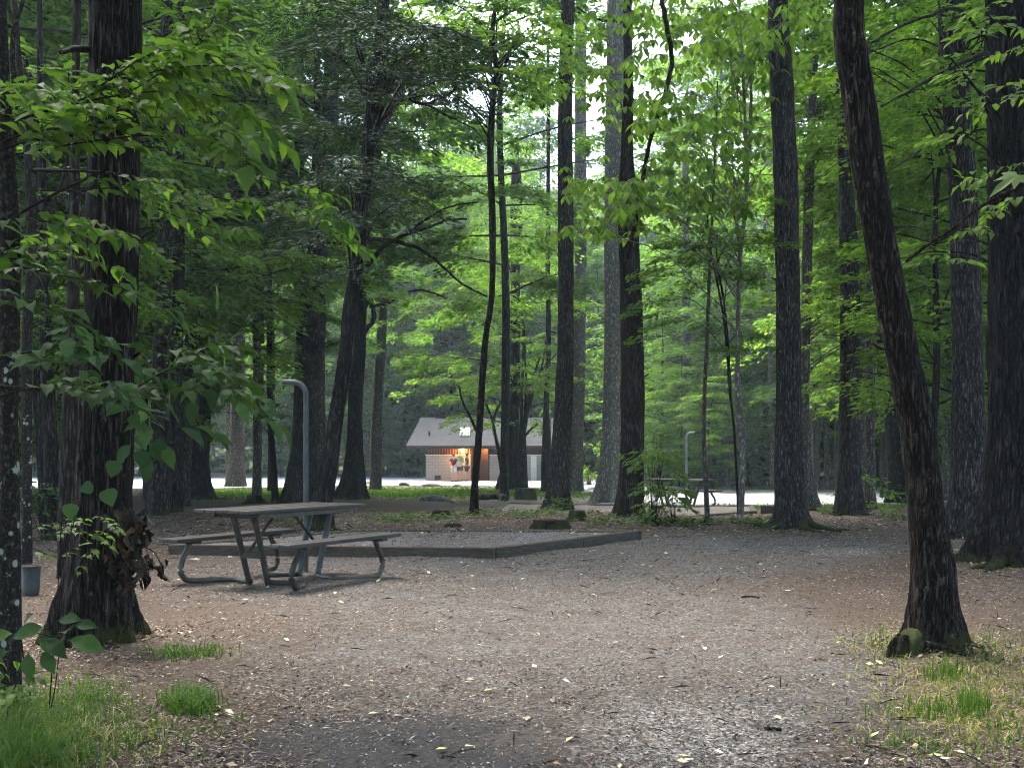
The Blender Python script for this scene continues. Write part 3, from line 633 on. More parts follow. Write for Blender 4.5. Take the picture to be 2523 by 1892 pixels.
# slim pale and far trunks
thin = [('t1', 'birch_tree', 'white barked thin trunk showing right of the tall centre pine', [(2001, 1210, 0), (2000, 1100, 9), (1998, 950, 8), (1998, 700, 7)], 'bark_pale'),
        ('t2', 'slim_tree', 'pale slim trunk third from the tall centre pine', [(2012, 1207, 0), (2014, 1100, 14), (2017, 1000, 13), (2020, 750, 10)], 'bark_grey'),
        ('t3', 'slim_tree', 'dim grey trunk midway between the two right centre pines', [(2038, 1205, 0), (2036, 1100, 12), (2034, 950, 11), (2036, 700, 9)], 'bark_grey'),
        ('t4', 'slim_tree', 'dim wide trunk touching the left side of the grey brown pine', [(2060, 1206, 0), (2060, 1100, 13), (2061, 900, 12), (2062, 600, 10)], 'bark_grey'),
        ('t5', 'leaning_birch', 'thin white birch leaning right from behind the grey brown pine', [(2124, 1205, 0), (2124, 1120, 7), (2136, 1000, 7), (2150, 920, 6), (2160, 850, 4)], 'bark_pale'),
        ('t6', 'birch_tree', 'white streaked slim trunk rising right of the grey brown pine', [(2120, 1204, 0), (2121, 1000, 8), (2124, 900, 9), (2132, 780, 7), (2136, 650, 5)], 'bark_pale'),
        ('t7', 'slim_tree', 'grey trunk between the white birches and the dark leaning tree', [(2138, 1206, 0), (2138, 1100, 14), (2138, 950, 12), (2138, 800, 10)], 'bark_grey'),
        ('t8', 'slim_tree', 'pale grey trunk just left of the tall centre pine', [(1904, 1206, 0), (1903, 1100, 13), (1900, 950, 12), (1896, 750, 10), (1892, 550, 8)], 'bark_pale'),
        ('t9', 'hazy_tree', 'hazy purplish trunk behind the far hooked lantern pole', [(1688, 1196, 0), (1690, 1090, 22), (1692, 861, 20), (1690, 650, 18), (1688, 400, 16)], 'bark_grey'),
        ('t10', 'slim_tree', 'dim trunk between the far lantern pole and the knobbed sapling', [(1758, 1194, 0), (1759, 1050, 11), (1762, 860, 11), (1764, 600, 9)], 'bark_grey'),
        ('t11', 'dark_tree', 'dark slim trunk left of the pale grey one near the tall centre pine', [(1886, 1196, 0), (1886, 1050, 16), (1888, 900, 14), (1886, 600, 12)], 'bark_dark'),
        ('t12', 'grey_tree', 'straight grey trunk left of the crooked shelter-front tree rising from the grass strip', [(925, 1207, 0), (926, 1120, 28), (930, 1000, 25), (938, 861, 24), (948, 700, 20), (956, 500, 18)], 'bark_grey'),
        ('t13', 'pale_tree', 'pale thin trunk beyond the road left of the shelter', [(964, 1169, 0), (964, 1120, 13), (962, 1040, 11), (960, 860, 10)], 'bark_pale'),
        ('t14', 'dark_tree', 'dark bell footed trunk in front of the shelter wall', [(1268, 1206, 0), (1266, 1120, 38), (1266, 1040, 27), (1268, 960, 26), (1270, 700, 22), (1272, 400, 18)], 'bark_dark'),
        ('t15', 'forked_tree', 'dark trunk that fans into many thin stems in front of the shelter roof', [(1289, 1210, 0), (1287, 1120, 24), (1288, 1060, 18), (1296, 1030, 12), (1306, 960, 7), (1330, 880, 5)], 'bark_dark'),
        ('t16', 'slim_tree', 'slim dark trunk left of the ivy-footed pine before the shelter', [(1345, 1212, 0), (1346, 1120, 24), (1346, 1000, 15), (1350, 900, 13), (1350, 650, 12), (1351, 350, 10), (1350, 100, 8)], 'bark_dark'),
        ('t17', 'slim_tree', 'pale hazy trunk above the shelter roof left end', [(1066, 1168, 0), (1066, 1000, 14), (1064, 920, 13), (1068, 700, 10)], 'bark_pale'),
        ('t18', 'leaning_sapling', 'thin dark stem leaning left from the foot of the trees before the shelter', [(1226, 1206, 0), (1232, 1185, 14), (1240, 1150, 9), (1222, 1080, 8), (1208, 1020, 6), (1190, 980, 5)], 'bark_dark'),
        ('t19', 'dark_tree', 'dark curved stem leaning right of the crooked tree before the shelter', [(1238, 1205, 0), (1235, 1160, 8), (1222, 1080, 8), (1215, 1040, 7), (1240, 980, 4)], 'bark_dark'),
        ('t20', 'slim_tree', 'thin dark trunk among leaves between the leaning tree and the broad right pine', [(2305, 1222, 0), (2300, 1120, 8), (2296, 900, 8), (2290, 700, 9), (2268, 560, 10), (2250, 330, 9), (2240, 250, 8)], 'bark_dark'),
        ('t21', 'grey_tree', 'distant grey trunk above the grass strip between two black trunks on the left', [(560, 1196, 0), (562, 1060, 10), (566, 700, 10)], 'bark_grey'),
        ('t22', 'slim_tree', 'thin dark trunk against the upper left light between the two stems', [(196, 1300, 0), (180, 1000, 22), (178, 700, 24), (176, 400, 22), (190, 100, 18)], 'bark_dark'),
        ('t23', 'slim_tree', 'distant faded trunk rising beside the bright gap of sky at upper centre', [(1352, 1186, 0), (1352, 900, 11), (1351, 500, 10), (1350, 250, 7)], 'bark_grey')]
for k, nm, lb, pts, mt in thin:
    px_tree(k, nm, lb, pts, B[mt], 14, .3, .004 if mt != 'bark_pale' else 0, .35, .5, 4, 16 if k not in ('t5', 't18', 't19', 't15') else 2)
for a in ([(1292, 1045), (1296, 960), (1294, 880), (1292, 800)], [(1295, 1035), (1320, 950), (1345, 900), (1372, 870)], [(1290, 1050), (1280, 960), (1268, 880)], [(1290, 1080), (1305, 1060), (1325, 1045)], [(1300, 1010), (1322, 940), (1340, 880), (1344, 840)]):
    limb('t15', a, 7, 3)
# bare boughs of the twisting hemlock
limb('twistK', [(905, 655), (942, 610), (1000, 578), (1060, 560), (1100, 543), (1150, 540)], 12, 4, (0, -1.5))
limb('twistK', [(1000, 578), (1050, 540), (1110, 510), (1180, 497)], 7, 3, (-.4, -1.5))
limb('twistK', [(905, 590), (960, 592), (1030, 612), (1060, 630), (1100, 665), (1140, 700), (1200, 730)], 11, 4, (0, -1))
limb('twistK', [(922, 345), (945, 300), (980, 235), (1000, 180), (1011, 139)], 26, 18, (0, 1), M['bark_grey'])
limb('twistK', [(990, 236), (1050, 257), (1090, 240), (1112, 230), (1138, 196), (1165, 190)], 9, 4, (.8, 0))
limb('twistK', [(1050, 257), (1110, 290), (1170, 320), (1200, 360)], 6, 2, (.6, 0)); limb('twistK', [(1112, 232), (1150, 250), (1200, 300)], 5, 2, (.4, -.5))
limb('twinK', [(895, 762), (912, 740), (920, 760), (918, 790), (905, 810), (893, 825)], 12, 12)
limb('twinK', [(912, 757), (960, 745), (1000, 722), (1040, 715), (1100, 735)], 9, 3, (0, -1))
limb('twistK', [(905, 215), (893, 250), (905, 190), (880, 120), (876, 0)], 9, 4); limb('twistK', [(950, 200), (940, 120), (915, 50), (905, 0)], 7, 3)
limb('crookJ', [(1212, 250), (1180, 210), (1150, 190)], 6, 2); limb('crookJ', [(1222, 100), (1240, 86), (1262, 70)], 5, 2); limb('crookJ', [(1205, 320), (1160, 270), (1120, 240)], 5, 2)
limb('crookJ', [(1180, 1080), (1165, 1040), (1140, 990), (1130, 950)], 8, 4)
limb('oakL', [(240, 125), (190, 120), (150, 130)], 22, 10, (0, -.5)); limb('oakL', [(245, 600), (190, 680), (160, 700)], 14, 6, (0, .5))
limb('spotS2', [(78, 650), (100, 560), (130, 500), (160, 420), (170, 370)], 10, 5, (-.3, -.5)); limb('spotS2', [(70, 690), (110, 640), (125, 560), (140, 600), (142, 580)], 8, 4, (-.2, -.3))
limb('spotS2', [(85, 420), (160, 418), (230, 415), (275, 418)], 11, 5, (0, -.4)); limb('spotS2', [(90, 555), (140, 550), (190, 546)], 7, 3)
limb('spotS2', [(90, 480), (98, 530), (120, 575), (140, 596)], 9, 4)
limb('spotS', [(20, 420), (36, 330), (34, 200), (38, 60), (60, 0)], 18, 10, (0, .3))
limb('bigL', [(730, 905), (705, 888), (672, 905)], 7, 3); limb('bigL2', [(730, 690), (700, 600), (685, 560)], 6, 3)
# the dark branch crossing at the upper centre right
limb('redI', [(1548, 640), (1580, 470), (1605, 330), (1640, 230), (1655, 150), (1640, 50), (1630, 0)], 9, 9, (-3, -6)); limb('redI', [(1545, 75), (1590, 60), (1610, 0)], 6, 4); limb('redI', [(1535, 55), (1480, 50), (1420, 20)], 8, 4)
limb('leanR', [(2235, 645), (2290, 600), (2346, 565), (2422, 506), (2523, 450)], 8, 6, (0, -1.6)); limb('leanR', [(2180, 560), (2260, 560), (2310, 590)], 5, 2, (.2, -.5))
limb('pineR1', [(2430, 130), (2330, 175), (2240, 225), (2170, 262)], 10, 4, (-1, -3)); limb('pineR1', [(2430, 95), (2360, 25), (2290, 40), (2210, 70), (2140, 110)], 9, 4, (-1, -3))
limb('pineR2', [(2350, 310), (2300, 350), (2240, 390), (2180, 430)], 8, 3, (0, -2))

def roots(key, n, L, r, mat=None, seed=0, zs=.10):
    T = TREES[key]; rng = np.random.default_rng(seed + sum(map(ord, key))); R0 = T['W'][1][3]
    for i in range(n):
        a = i * 6.283 / n + rng.normal(0, .25); l = L * rng.uniform(.55, 1.15); u = np.array([math.cos(a), math.sin(a), 0]); w = np.array([-u[1], u[0], 0]) * rng.normal(0, .25)
        pts = []
        for f, z in ((0, zs), (.2, zs * .45), (.5, .012), (.8, .0), (1, -.03)):
            q = T['base'] + u * (R0 * .75 + l * f) + w * l * f * f; pts.append([q[0], q[1], gzf(q[0], q[1]) + z, r * (1 - .75 * f)])
        p = spline(pts, 22); mb = MB(); tube(mb, p[:, :3] + .01 * np.stack([vnoise(np.arange(22) * .6, k, i) - .5 for k in range(3)], -1), np.clip(p[:, 3], .004, None), 10)
        mb.moved(T['base']).obj('root', mat or T['mat'], T['root'])
roots('oakL', 6, .16, .05); roots('pineC', 8, .75, .07, M['stone_moss'], zs=.16); roots('pineC2', 5, .8, .06); roots('pineR1', 7, .8, .11, zs=.2); roots('pineR2', 6, .7, .08)
roots('pineD', 5, .5, .05); roots('redI', 5, .4, .05); roots('ivy', 5, .5, .06); roots('darkP', 5, 1.0, .08); roots('twinK', 6, .6, .07); roots('twistK', 4, .4, .05); roots('bigL', 6, .6, .07); roots('leanR', 4, .22, .035); roots('greyH', 6, .7, .08)

# broken branch stubs on the trunks
for k_, u, v, du, dv, w in (('pineC', 1972, 1110, 14, -8, 6), ('pineC', 1914, 690, -14, -6, 6), ('pineD', 2112, 930, 10, -8, 5), ('ivy', 1362, 820, -12, -8, 5), ('bigL', 806, 560, 12, -12, 6), ('leanR', 2168, 860, -16, -12, 9), ('oakL', 330, 880, 16, -14, 10), ('redI', 1586, 930, 11, -8, 5), ('pineR2', 2345, 940, -13, -8, 7), ('greyQ', 452, 800, -11, -9, 5), ('twistK', 858, 950, 12, -5, 6), ('pineC', 1968, 880, 9, -2, 7)):
    limb(k_, [(u - du * .6, v), (u + du * .4, v + dv * .4), (u + du, v + dv)], w, w * .6, (0, -.06), name='branch_stub')
# ================================================================ crowns seen in the photo
OVAL = near_leaf(w=.24, teeth=3, droop=.3, pk=1.1, tooth=0, wav=0, pet=.08)
px_crown('bigL', [(700, 300, 170, 240, 50, 1.3, 230), (840, 400, 120, 150, 36, 1.1, 240), (640, 480, 140, 140, 40, 1.1, 200), (600, 150, 160, 170, 22, 1.3, 200), (760, 100, 180, 130, 40, 1.3, 220)], M['needle'], NEEDLE, .17, 7, .3, 3, .6, .35, jit=.4)
px_crown('twistK', [(890, 330, 110, 210, 28, .9, 250), (1000, 130, 120, 120, 30, .8, 220), (830, 520, 100, 110, 22, .8, 240), (1060, 90, 120, 50, 18, .7, 200), (900, 60, 160, 80, 22, .8, 220)], M['needle'], NEEDLE, .13, 4, .3, 4, .6, .4)
px_crown('t12', [(1080, 480, 240, 70, 18, 1.8, 300), (1150, 610, 220, 60, 16, 1.7, 300), (1040, 390, 200, 70, 12, 1.8, 300), (1180, 480, 140, 60, 8, 1.6, 300)], M['leaf_blue'], NEEDLE, .2, 6, .3, 5, .55, .3)
px_crown('thinM', [(640, 700, 140, 150, 40, .9, 240), (600, 860, 140, 90, 30, .8, 240), (690, 560, 110, 100, 24, .8, 220), (600, 990, 110, 60, 12, .7, 180)], M['needle'], NEEDLE, .13, 4, .4, 6, .55, .3)
px_crown('pairR', [(480, 740, 140, 60, 12, 1.0, 170), (380, 620, 160, 100, 14, 1.1, 170), (560, 600, 120, 80, 10, 1.0, 150)], M['leaf_mid'], MID, .09, 4, .4, 7)
px_crown('crookJ', [(1200, 60, 130, 90, 26, .7, 60), (1110, 120, 110, 80, 14, .7, 60), (1300, 90, 90, 90, 16, .7, 60), (1280, 190, 100, 60, 12, .6, 50), (1160, 180, 60, 40, 8, .5, 50)], M['leaf_bright'], MID, .17, 3, .4, 8, .6, .3)
# big-leaved bright tree in the upper right centre
px_crown('sapB', [(1660, 320, 150, 170, 14, .45, 7), (1750, 180, 180, 150, 17, .45, 7), (1850, 330, 120, 170, 13, .45, 7), (1570, 480, 110, 60, 9, .38, 7), (1700, 470, 130, 90, 14, .38, 7), (1680, 60, 170, 60, 13, .4, 8), (1850, 80, 120, 80, 16, .4, 9), (1500, 560, 60, 30, 5, .3, 7)],
         M['leaf_bright'], OVAL, .21, 4, .3, 9, whorl=(5, 8), leafdroop=.4, twigw=.014)
px_crown('redI', [(1450, 110, 100, 70, 5, .4, 5), (1480, 260, 90, 90, 5, .4, 5), (1450, 420, 60, 60, 4, .35, 5), (1390, 170, 50, 60, 4, .35, 5)], M['leaf_bright'], OVAL, .21, 3, .3, 19, whorl=(5, 8), twigw=.016)
px_crown('sapC', [(1740, 600, 130, 60, 22, .55, 90), (1830, 640, 90, 80, 14, .5, 90), (1680, 680, 90, 70, 12, .5, 80), (1880, 560, 60, 60, 8, .5, 80), (1660, 780, 70, 70, 8, .5, 80), (1840, 830, 60, 50, 6, .4, 80)], M['leaf_mid'], MID, .1, 2.5, .22, 10, twigw=.009)
px_crown('pineC2', [(2040, 330, 60, 60, 9, .5, 60), (2060, 250, 60, 60, 8, .5, 60), (2010, 380, 60, 40, 8, .5, 60), (2050, 120, 50, 90, 8, .5, 60), (2060, 780, 90, 60, 12, .6, 80), (2040, 880, 60, 50, 7, .6, 80), (2030, 700, 60, 40, 6, .5, 80)], M['leaf_bright'], MID, .13, 2, .6, 11)
px_crown('pineC2', [(2070, 770, 70, 60, 8, .5, 22), (2130, 790, 50, 80, 7, .5, 22), (2020, 350, 60, 50, 8, .5, 20), (2150, 420, 40, 60, 4, .5, 20)], M['leaf_near'], MID, .2, 2.5, .3, 12, name='low_crown')
px_crown('brownF', [(2250, 300, 150, 170, 34, 1.2, 150), (2230, 520, 130, 130, 22, 1.1, 150), (2280, 750, 120, 120, 20, 1.0, 150), (2250, 930, 110, 100, 16, 1.0, 140), (2200, 100, 160, 120, 22, 1.2, 150), (2450, 600, 60, 300, 12, 1.0, 120)], M['leaf_mid'], MID, .13, 5, .3, 13)
px_crown('t20', [(2250, 400, 140, 220, 26, 1.0, 170), (2300, 800, 120, 200, 24, 1.0, 170), (2380, 950, 120, 150, 10, 1.0, 150)], M['leaf_bright'], MID, .13, 4, .3, 14)
px_crown('pineR2', [(2330, 40, 150, 60, 14, .7, 70), (2250, 160, 130, 60, 12, .7, 70), (2300, 260, 110, 50, 10, .6, 60), (2430, 110, 100, 60, 10, .6, 60)], M['leaf_bright'], MID, .14, 3, .5, 15)
px_crown('pineR1', [(2450, 60, 70, 60, 9, .35, 16), (2400, 150, 60, 40, 6, .3, 14), (2500, 240, 40, 40, 3, .3, 12), (2360, 330, 80, 30, 6, .35, 16), (2350, 200, 80, 60, 6, .3, 14), (2330, 640, 100, 60, 6, .3, 14)], M['leaf_near'], MID, .14, 3, .4, 16, leafdroop=.35)
px_crown('t15', [(1270, 960, 110, 60, 18, .9, 170), (1180, 930, 110, 50, 14, .9, 170), (1330, 870, 90, 70, 12, .9, 160), (1240, 860, 120, 60, 12, .9, 160)], M['leaf_bright'], MID, .15, 4, .4, 17)
px_crown('t14', [(1100, 800, 160, 120, 20, 1.5, 220), (1250, 700, 160, 120, 20, 1.5, 220), (1330, 560, 120, 160, 14, 1.5, 200)], M['leaf_mid'], MID, .18, 6, .3, 18)
px_crown('greyQ', [(330, 700, 160, 200, 26, 1.2, 170), (200, 500, 160, 250, 26, 1.2, 170), (100, 200, 160, 200, 30, 1.3, 170), (380, 300, 120, 160, 20, 1.2, 150)], M['leaf_mid'], MID, .13, 7, .2, 20)
px_crown('darkP', [(540, 780, 120, 200, 18, 1.1, 160), (420, 100, 200, 120, 34, 1.3, 190), (300, 150, 150, 150, 24, 1.3, 190), (560, 330, 120, 120, 16, 1.2, 180)], M['leaf_mid'], MID, .14, 6, .3, 21)
px_crown('farleft', [(110, 640, 110, 130, 22, .45, 70), (80, 760, 90, 90, 14, .4, 60), (150, 880, 80, 60, 8, .4, 60), (110, 330, 100, 200, 16, .5, 60)], M['leaf_mid'], MID, .09, 2, .4, 22)

# ================================================================ near leafy shrubs on the left
def leafy(br, lf, pts, d0, d1, w0=5, tmpl=NEAR, size=.1, gap=.055, t0=.2, rng=None, twig=.5, up=.25, hang=.25, sizes=(.55, 1.1)):
    n = len(pts); D = np.linspace(d0, d1, n); W = np.array([P(u, v, q) for (u, v), q in zip(pts, D)])
    L = np.linalg.norm(np.diff(W, axis=0), axis=1).sum(); m = max(8, int(L / gap)); p = spline(W, m)
    tube(br, p, np.linspace(w0, 1.2, m) / 2 * d0 / F, 6)
    tg = unit(np.gradient(p, axis=0)); PP, DD, NN, SS = [], [], [], []
    def pair(c, t, s, both=True):
        side = unit(np.cross(t, [0, 0, 1.]))
        for sg in ((1, -1) if both else (rng.choice([-1, 1]),)):
            PP.append(c); DD.append(side * sg * rng.uniform(.6, 1.1) + t * rng.uniform(.3, .8) + [0, 0, -hang * rng.uniform(.2, 1.6)])
            NN.append(np.array([0, 0, 1.]) + rng.normal(0, .28, 3) + [0, -.15, 0]); SS.append(size * s * rng.uniform(*sizes))
    for k in range(int(m * t0), m):
        f = k / m
        if rng.random() < .75: pair(p[k], tg[k], 1 - .35 * f, rng.random() < .8)
        if rng.random() < twig:
            side = unit(np.cross(tg[k], [0, 0, 1.])) * rng.choice([-1, 1]); l = rng.uniform(.1, .34) * (1.1 - .6 * f)
            e = p[k] + l * unit(side * rng.uniform(.5, 1) + tg[k] * rng.uniform(.4, 1) + [0, 0, rng.uniform(-.35, up)])
            q = spline([p[k], (p[k] + e) / 2 + [0, 0, .02], e], 6); tube(br, q, np.linspace(.0022, .001, 6), 4, caps=False)
            tq = unit(e - p[k])
            for j in (2, 4): pair(q[j], tq, .85)
            PP.append(e); DD.append(tq + [0, 0, -hang]); NN.append(np.array([0, 0, 1.]) + rng.normal(0, .25, 3)); SS.append(size * rng.uniform(*sizes))
    PP.append(p[-1]); DD.append(tg[-1] + [0, 0, -hang]); NN.append([0, -.2, 1.]); SS.append(size)
    put_leaves(lf, tmpl, np.array(PP), np.array(DD), np.array(NN), np.array(SS))

def shrub(name, label, cat, base_uv, stems, branches, leafmat, size, tmpl=NEAR, seed=3, gap=.06, twig=.5, hang=.25, sizes=(.55, 1.1), t0=.2, extra=None, base=None):
    b = ground_at(*base_uv) if base is None else np.array(base); root = thing(name, label, cat, b); rng = np.random.default_rng(seed)
    br, lf = MB(), MB()
    for pts, d0, d1, w in stems:
        W = np.array([P(u, v, q) for (u, v), q in zip(pts, np.linspace(d0, d1, len(pts)))]); W[0] = b if base is None else W[0]
        p = spline(W, 30); tube(br, p, np.linspace(w, w * .5, 30) / 2 * d0 / F, 8)
    for pts, d0, d1, w in branches: leafy(br, lf, pts, d0, d1, w, tmpl, size, gap, t0, rng, twig, hang=hang, sizes=sizes)
    if extra: extra(br, lf, rng)
    lf.V += br.V; lf.F += [(f + lf.n, 1) for f, _ in br.F]; lf.moved(b).obj('foliage', [leafmat, M['twig']], root); return root

shrub('viburnum_shrub', 'overhanging leafy boughs with yellow green leaves, partly coloured as lit, at upper left', 'shrub', (-150, 1760),
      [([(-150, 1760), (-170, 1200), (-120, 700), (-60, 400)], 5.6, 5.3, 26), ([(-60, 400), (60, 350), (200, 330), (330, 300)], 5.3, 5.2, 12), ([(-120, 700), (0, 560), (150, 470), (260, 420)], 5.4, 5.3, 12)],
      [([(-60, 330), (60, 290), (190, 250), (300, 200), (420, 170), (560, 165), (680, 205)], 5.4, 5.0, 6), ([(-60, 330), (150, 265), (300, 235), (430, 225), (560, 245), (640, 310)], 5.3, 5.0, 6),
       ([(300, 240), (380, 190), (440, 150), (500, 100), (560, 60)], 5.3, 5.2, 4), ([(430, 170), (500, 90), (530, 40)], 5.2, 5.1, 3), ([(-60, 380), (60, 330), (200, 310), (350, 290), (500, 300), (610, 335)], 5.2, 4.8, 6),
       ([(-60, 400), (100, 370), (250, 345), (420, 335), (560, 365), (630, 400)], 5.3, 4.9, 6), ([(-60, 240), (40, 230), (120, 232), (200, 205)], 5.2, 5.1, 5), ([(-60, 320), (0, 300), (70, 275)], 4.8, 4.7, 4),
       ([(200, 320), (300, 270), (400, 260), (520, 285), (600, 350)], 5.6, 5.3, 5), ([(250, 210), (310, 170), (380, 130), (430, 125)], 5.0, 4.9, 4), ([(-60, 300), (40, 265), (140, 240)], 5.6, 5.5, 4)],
      M['leaf_near'], .15, seed=3, twig=.62, gap=.056, hang=.06)  # brighter leaf colour: partly the plant's own, partly light painted in
shrub('witch_hazel_shrub', 'dark green boughs, partly coloured as shaded, crossing the mossy footed trunk at mid left', 'shrub', (-260, 1700),
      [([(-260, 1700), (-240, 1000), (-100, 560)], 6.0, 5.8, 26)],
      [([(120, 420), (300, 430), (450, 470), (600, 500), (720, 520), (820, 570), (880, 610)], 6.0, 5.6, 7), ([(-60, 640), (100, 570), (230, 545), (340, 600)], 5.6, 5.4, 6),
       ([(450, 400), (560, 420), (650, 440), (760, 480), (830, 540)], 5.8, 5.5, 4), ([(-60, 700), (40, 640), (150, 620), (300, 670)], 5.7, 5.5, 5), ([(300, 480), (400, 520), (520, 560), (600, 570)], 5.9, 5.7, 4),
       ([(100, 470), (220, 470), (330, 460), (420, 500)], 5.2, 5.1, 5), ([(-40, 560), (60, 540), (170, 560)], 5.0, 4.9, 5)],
      M['leaf_mid'], .115, seed=5, twig=.6, gap=.068, hang=.15)  # duller leaf colour: partly its own, partly shade put into the tint
def lower_extra(br, lf, rng):
    for (u, v, s, du, dv) in ((420, 1130, .12, 8, 20), (360, 1170, .13, -8, 24), (300, 1120, .12, -14, 14), (400, 1130, .11, 16, 22)):
        put_leaves(lf, NEAR, [P(u - du * 2, v - dv * 2, 4.9)], [[du / 30, -.15, -dv / 30]], [[0, -.8, .5]], s)
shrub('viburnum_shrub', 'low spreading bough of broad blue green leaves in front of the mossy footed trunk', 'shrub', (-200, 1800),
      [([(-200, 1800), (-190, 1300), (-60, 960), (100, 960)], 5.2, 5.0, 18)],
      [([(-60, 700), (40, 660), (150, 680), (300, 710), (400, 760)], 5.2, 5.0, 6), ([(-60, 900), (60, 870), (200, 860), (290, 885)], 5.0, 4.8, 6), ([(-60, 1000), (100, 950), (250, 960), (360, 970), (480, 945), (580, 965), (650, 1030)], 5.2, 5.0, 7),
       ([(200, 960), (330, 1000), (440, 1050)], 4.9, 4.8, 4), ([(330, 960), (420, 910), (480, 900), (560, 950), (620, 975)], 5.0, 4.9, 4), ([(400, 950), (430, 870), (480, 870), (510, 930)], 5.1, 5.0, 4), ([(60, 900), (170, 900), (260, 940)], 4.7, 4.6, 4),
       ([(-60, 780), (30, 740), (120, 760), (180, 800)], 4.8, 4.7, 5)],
      M['leaf_dark'], .148, seed=7, twig=.5, gap=.058, hang=.02, extra=lower_extra)  # darkest leaf colour of these boughs: own tone plus some painted shade
def hearts(br, lf, rng):
    for (u, v, s, du, dv) in ((352, 1078, 38, .2, 1), (352, 1120, 42, 0, 1), (388, 1095, 34, 1, .35), (284, 1146, 42, -.3, 1), (222, 1200, 34, -1, .3), (268, 1216, 44, .4, 1), (176, 1250, 40, 0, 1)):
        put_leaves(lf, HEART, [P(u - du * s * .45, v - dv * s * .45, 4.9)], [[du, -.25, -dv]], [[.1, -1, .35]], s * 1.25 * 4.9 / F)
    for pts in ([(450, 1090), (400, 1098), (355, 1098)], [(170, 1235), (215, 1220), (245, 1208), (262, 1200)], [(300, 1130), (330, 1105)]):
        tube(br, spline([P(u, v, 4.92) for u, v in pts], 8), .0016, 4)
shrub('redbud_seedling', 'small heart shaped light green leaves in front of the mossy footed trunk', 'seedling', (120, 1760), [([(120, 1760), (140, 1500), (165, 1240), (190, 1225)], 5.3, 4.92, 3.5), ([(190, 1225), (330, 1120), (450, 1090)], 4.92, 4.92, 3)], [], M['leaf_dark'], .06, HEART, 9, extra=hearts)
shrub('seedling_shrub', 'pale green lobed leaf seedling in front of the grey bucket', 'seedling', (190, 1560), [([(190, 1560), (180, 1400), (170, 1310)], 6.8, 6.0, 5)],
      [([(60, 1310), (120, 1290), (190, 1310), (230, 1350)], 6.0, 5.8, 3), ([(100, 1330), (170, 1300), (240, 1320)], 6.0, 6.0, 3), ([(150, 1290), (240, 1280), (290, 1300)], 6.1, 6.1, 3), ([(80, 1350), (140, 1370), (200, 1340)], 5.9, 5.8, 3)], M['leaf_near'], .07, MAPLE, 12, gap=.07, twig=.3)
def big_seed(br, lf, rng):
    for (u, v, s, du, dv) in ((120, 1545, .17, -1, .15), (90, 1570, .16, .9, .5), (30, 1600, .16, -1, .6), (100, 1600, .13, .6, 1), (10, 1545, .14, -.9, .2), (165, 1575, .19, 1, .12), (160, 1560, .12, .1, -.2), (60, 1540, .1, .2, -.5), (40, 1560, .15, -1, .1), (110, 1575, .15, .5, .3), (20, 1590, .14, -.6, .9), (70, 1600, .14, .1, 1), (140, 1530, .13, .7, -.3), (180, 1540, .12, 1, -.2)):
        put_leaves(lf, BIGLEAF, [P(u, v, 4.75)], [[du, -.3, -dv * .7]], [[rng.uniform(-.2, .2), -.75, .8]], s * .9)
shrub('tulip_seedling', 'knee high seedling with long drooping blue green leaves at lower left', 'seedling', (78, 1735), [([(78, 1735), (66, 1660), (55, 1600), (60, 1560), (150, 1570)], 5.6, 4.75, 5)], [], M['leaf_dark'], .1, BIGLEAF, 14, extra=big_seed)
shrub('leafy_seedling', 'ragged low seedling leaves above the grass at the left picture edge', 'seedling', (20, 1800), [([(20, 1800), (15, 1720), (10, 1690)], 5.2, 5.0, 4)], [([(-30, 1720), (10, 1690), (60, 1690)], 5.0, 4.9, 3), ([(-30, 1700), (20, 1720), (70, 1715)], 5.0, 4.9, 3), ([(-40, 1600), (0, 1640), (20, 1690)], 5.2, 5.1, 3)], M['leaf_near'], .075, NEAR, 15, gap=.07, twig=.3)
shrub('maple_branch', 'leafy twig with one large bright leaf entering from the right edge', 'branch', (2523, 1400), [([(2620, 380), (2560, 430), (2523, 450)], 6.4, 6.2, 5)],
      [([(2600, 420), (2523, 400), (2460, 420), (2420, 440)], 6.4, 6.2, 3), ([(2600, 270), (2523, 240), (2460, 245), (2430, 240)], 7, 6.8, 3), ([(2600, 470), (2500, 490), (2440, 520), (2400, 500), (2370, 440)], 6.6, 6.5, 3), ([(2440, 520), (2400, 560), (2380, 570)], 6.6, 6.5, 2), ([(2600, 60), (2523, 70), (2470, 60), (2420, 30)], 7, 6.8, 3), ([(2600, 120), (2523, 110), (2480, 130)], 7, 6.8, 3)],
      M['leaf_near'], .085, NEAR, 17, gap=.06, twig=.45, base=P(2620, 380, 6.4),
      extra=lambda br, lf, rng: put_leaves(lf, MAPLE, [P(2530, 418, 4.6)], [[-1, -.2, -.55]], [[-.2, -.7, .9]], .2))

# dried leaves hanging beside the big trunk
b = P(300, 1240, 7.3); root = thing('dead_branch', 'bunch of shrivelled dark brown leaves hanging against the right side of the mossy footed trunk', 'dead branch', b)
br, lf = MB(), MB(); rng = np.random.default_rng(21)
spine_pts = [(300, 1235), (318, 1290), (335, 1340), (360, 1385), (385, 1400)]
sp = spline([P(u, v, 7.25) for u, v in spine_pts], 20); tube(br, sp, np.linspace(.008, .003, 20), 6)
tube(br, spline([P(312, 1260, 7.25), P(296, 1330, 7.2), P(300, 1420, 7.2)], 10), .004, 5); tube(br, spline([P(335, 1340, 7.25), P(380, 1360, 7.2), P(398, 1392, 7.15)], 10), .004, 5)
DEAD = [near_leaf(w=.13, teeth=5, droop=.5, cup=.5, wav=.09, tooth=.03), near_leaf(w=.17, teeth=4, droop=-.4, cup=-.5, wav=.12, tooth=.02), near_leaf(w=.10, teeth=5, droop=.2, cup=.6, wav=.1, tooth=.03)]
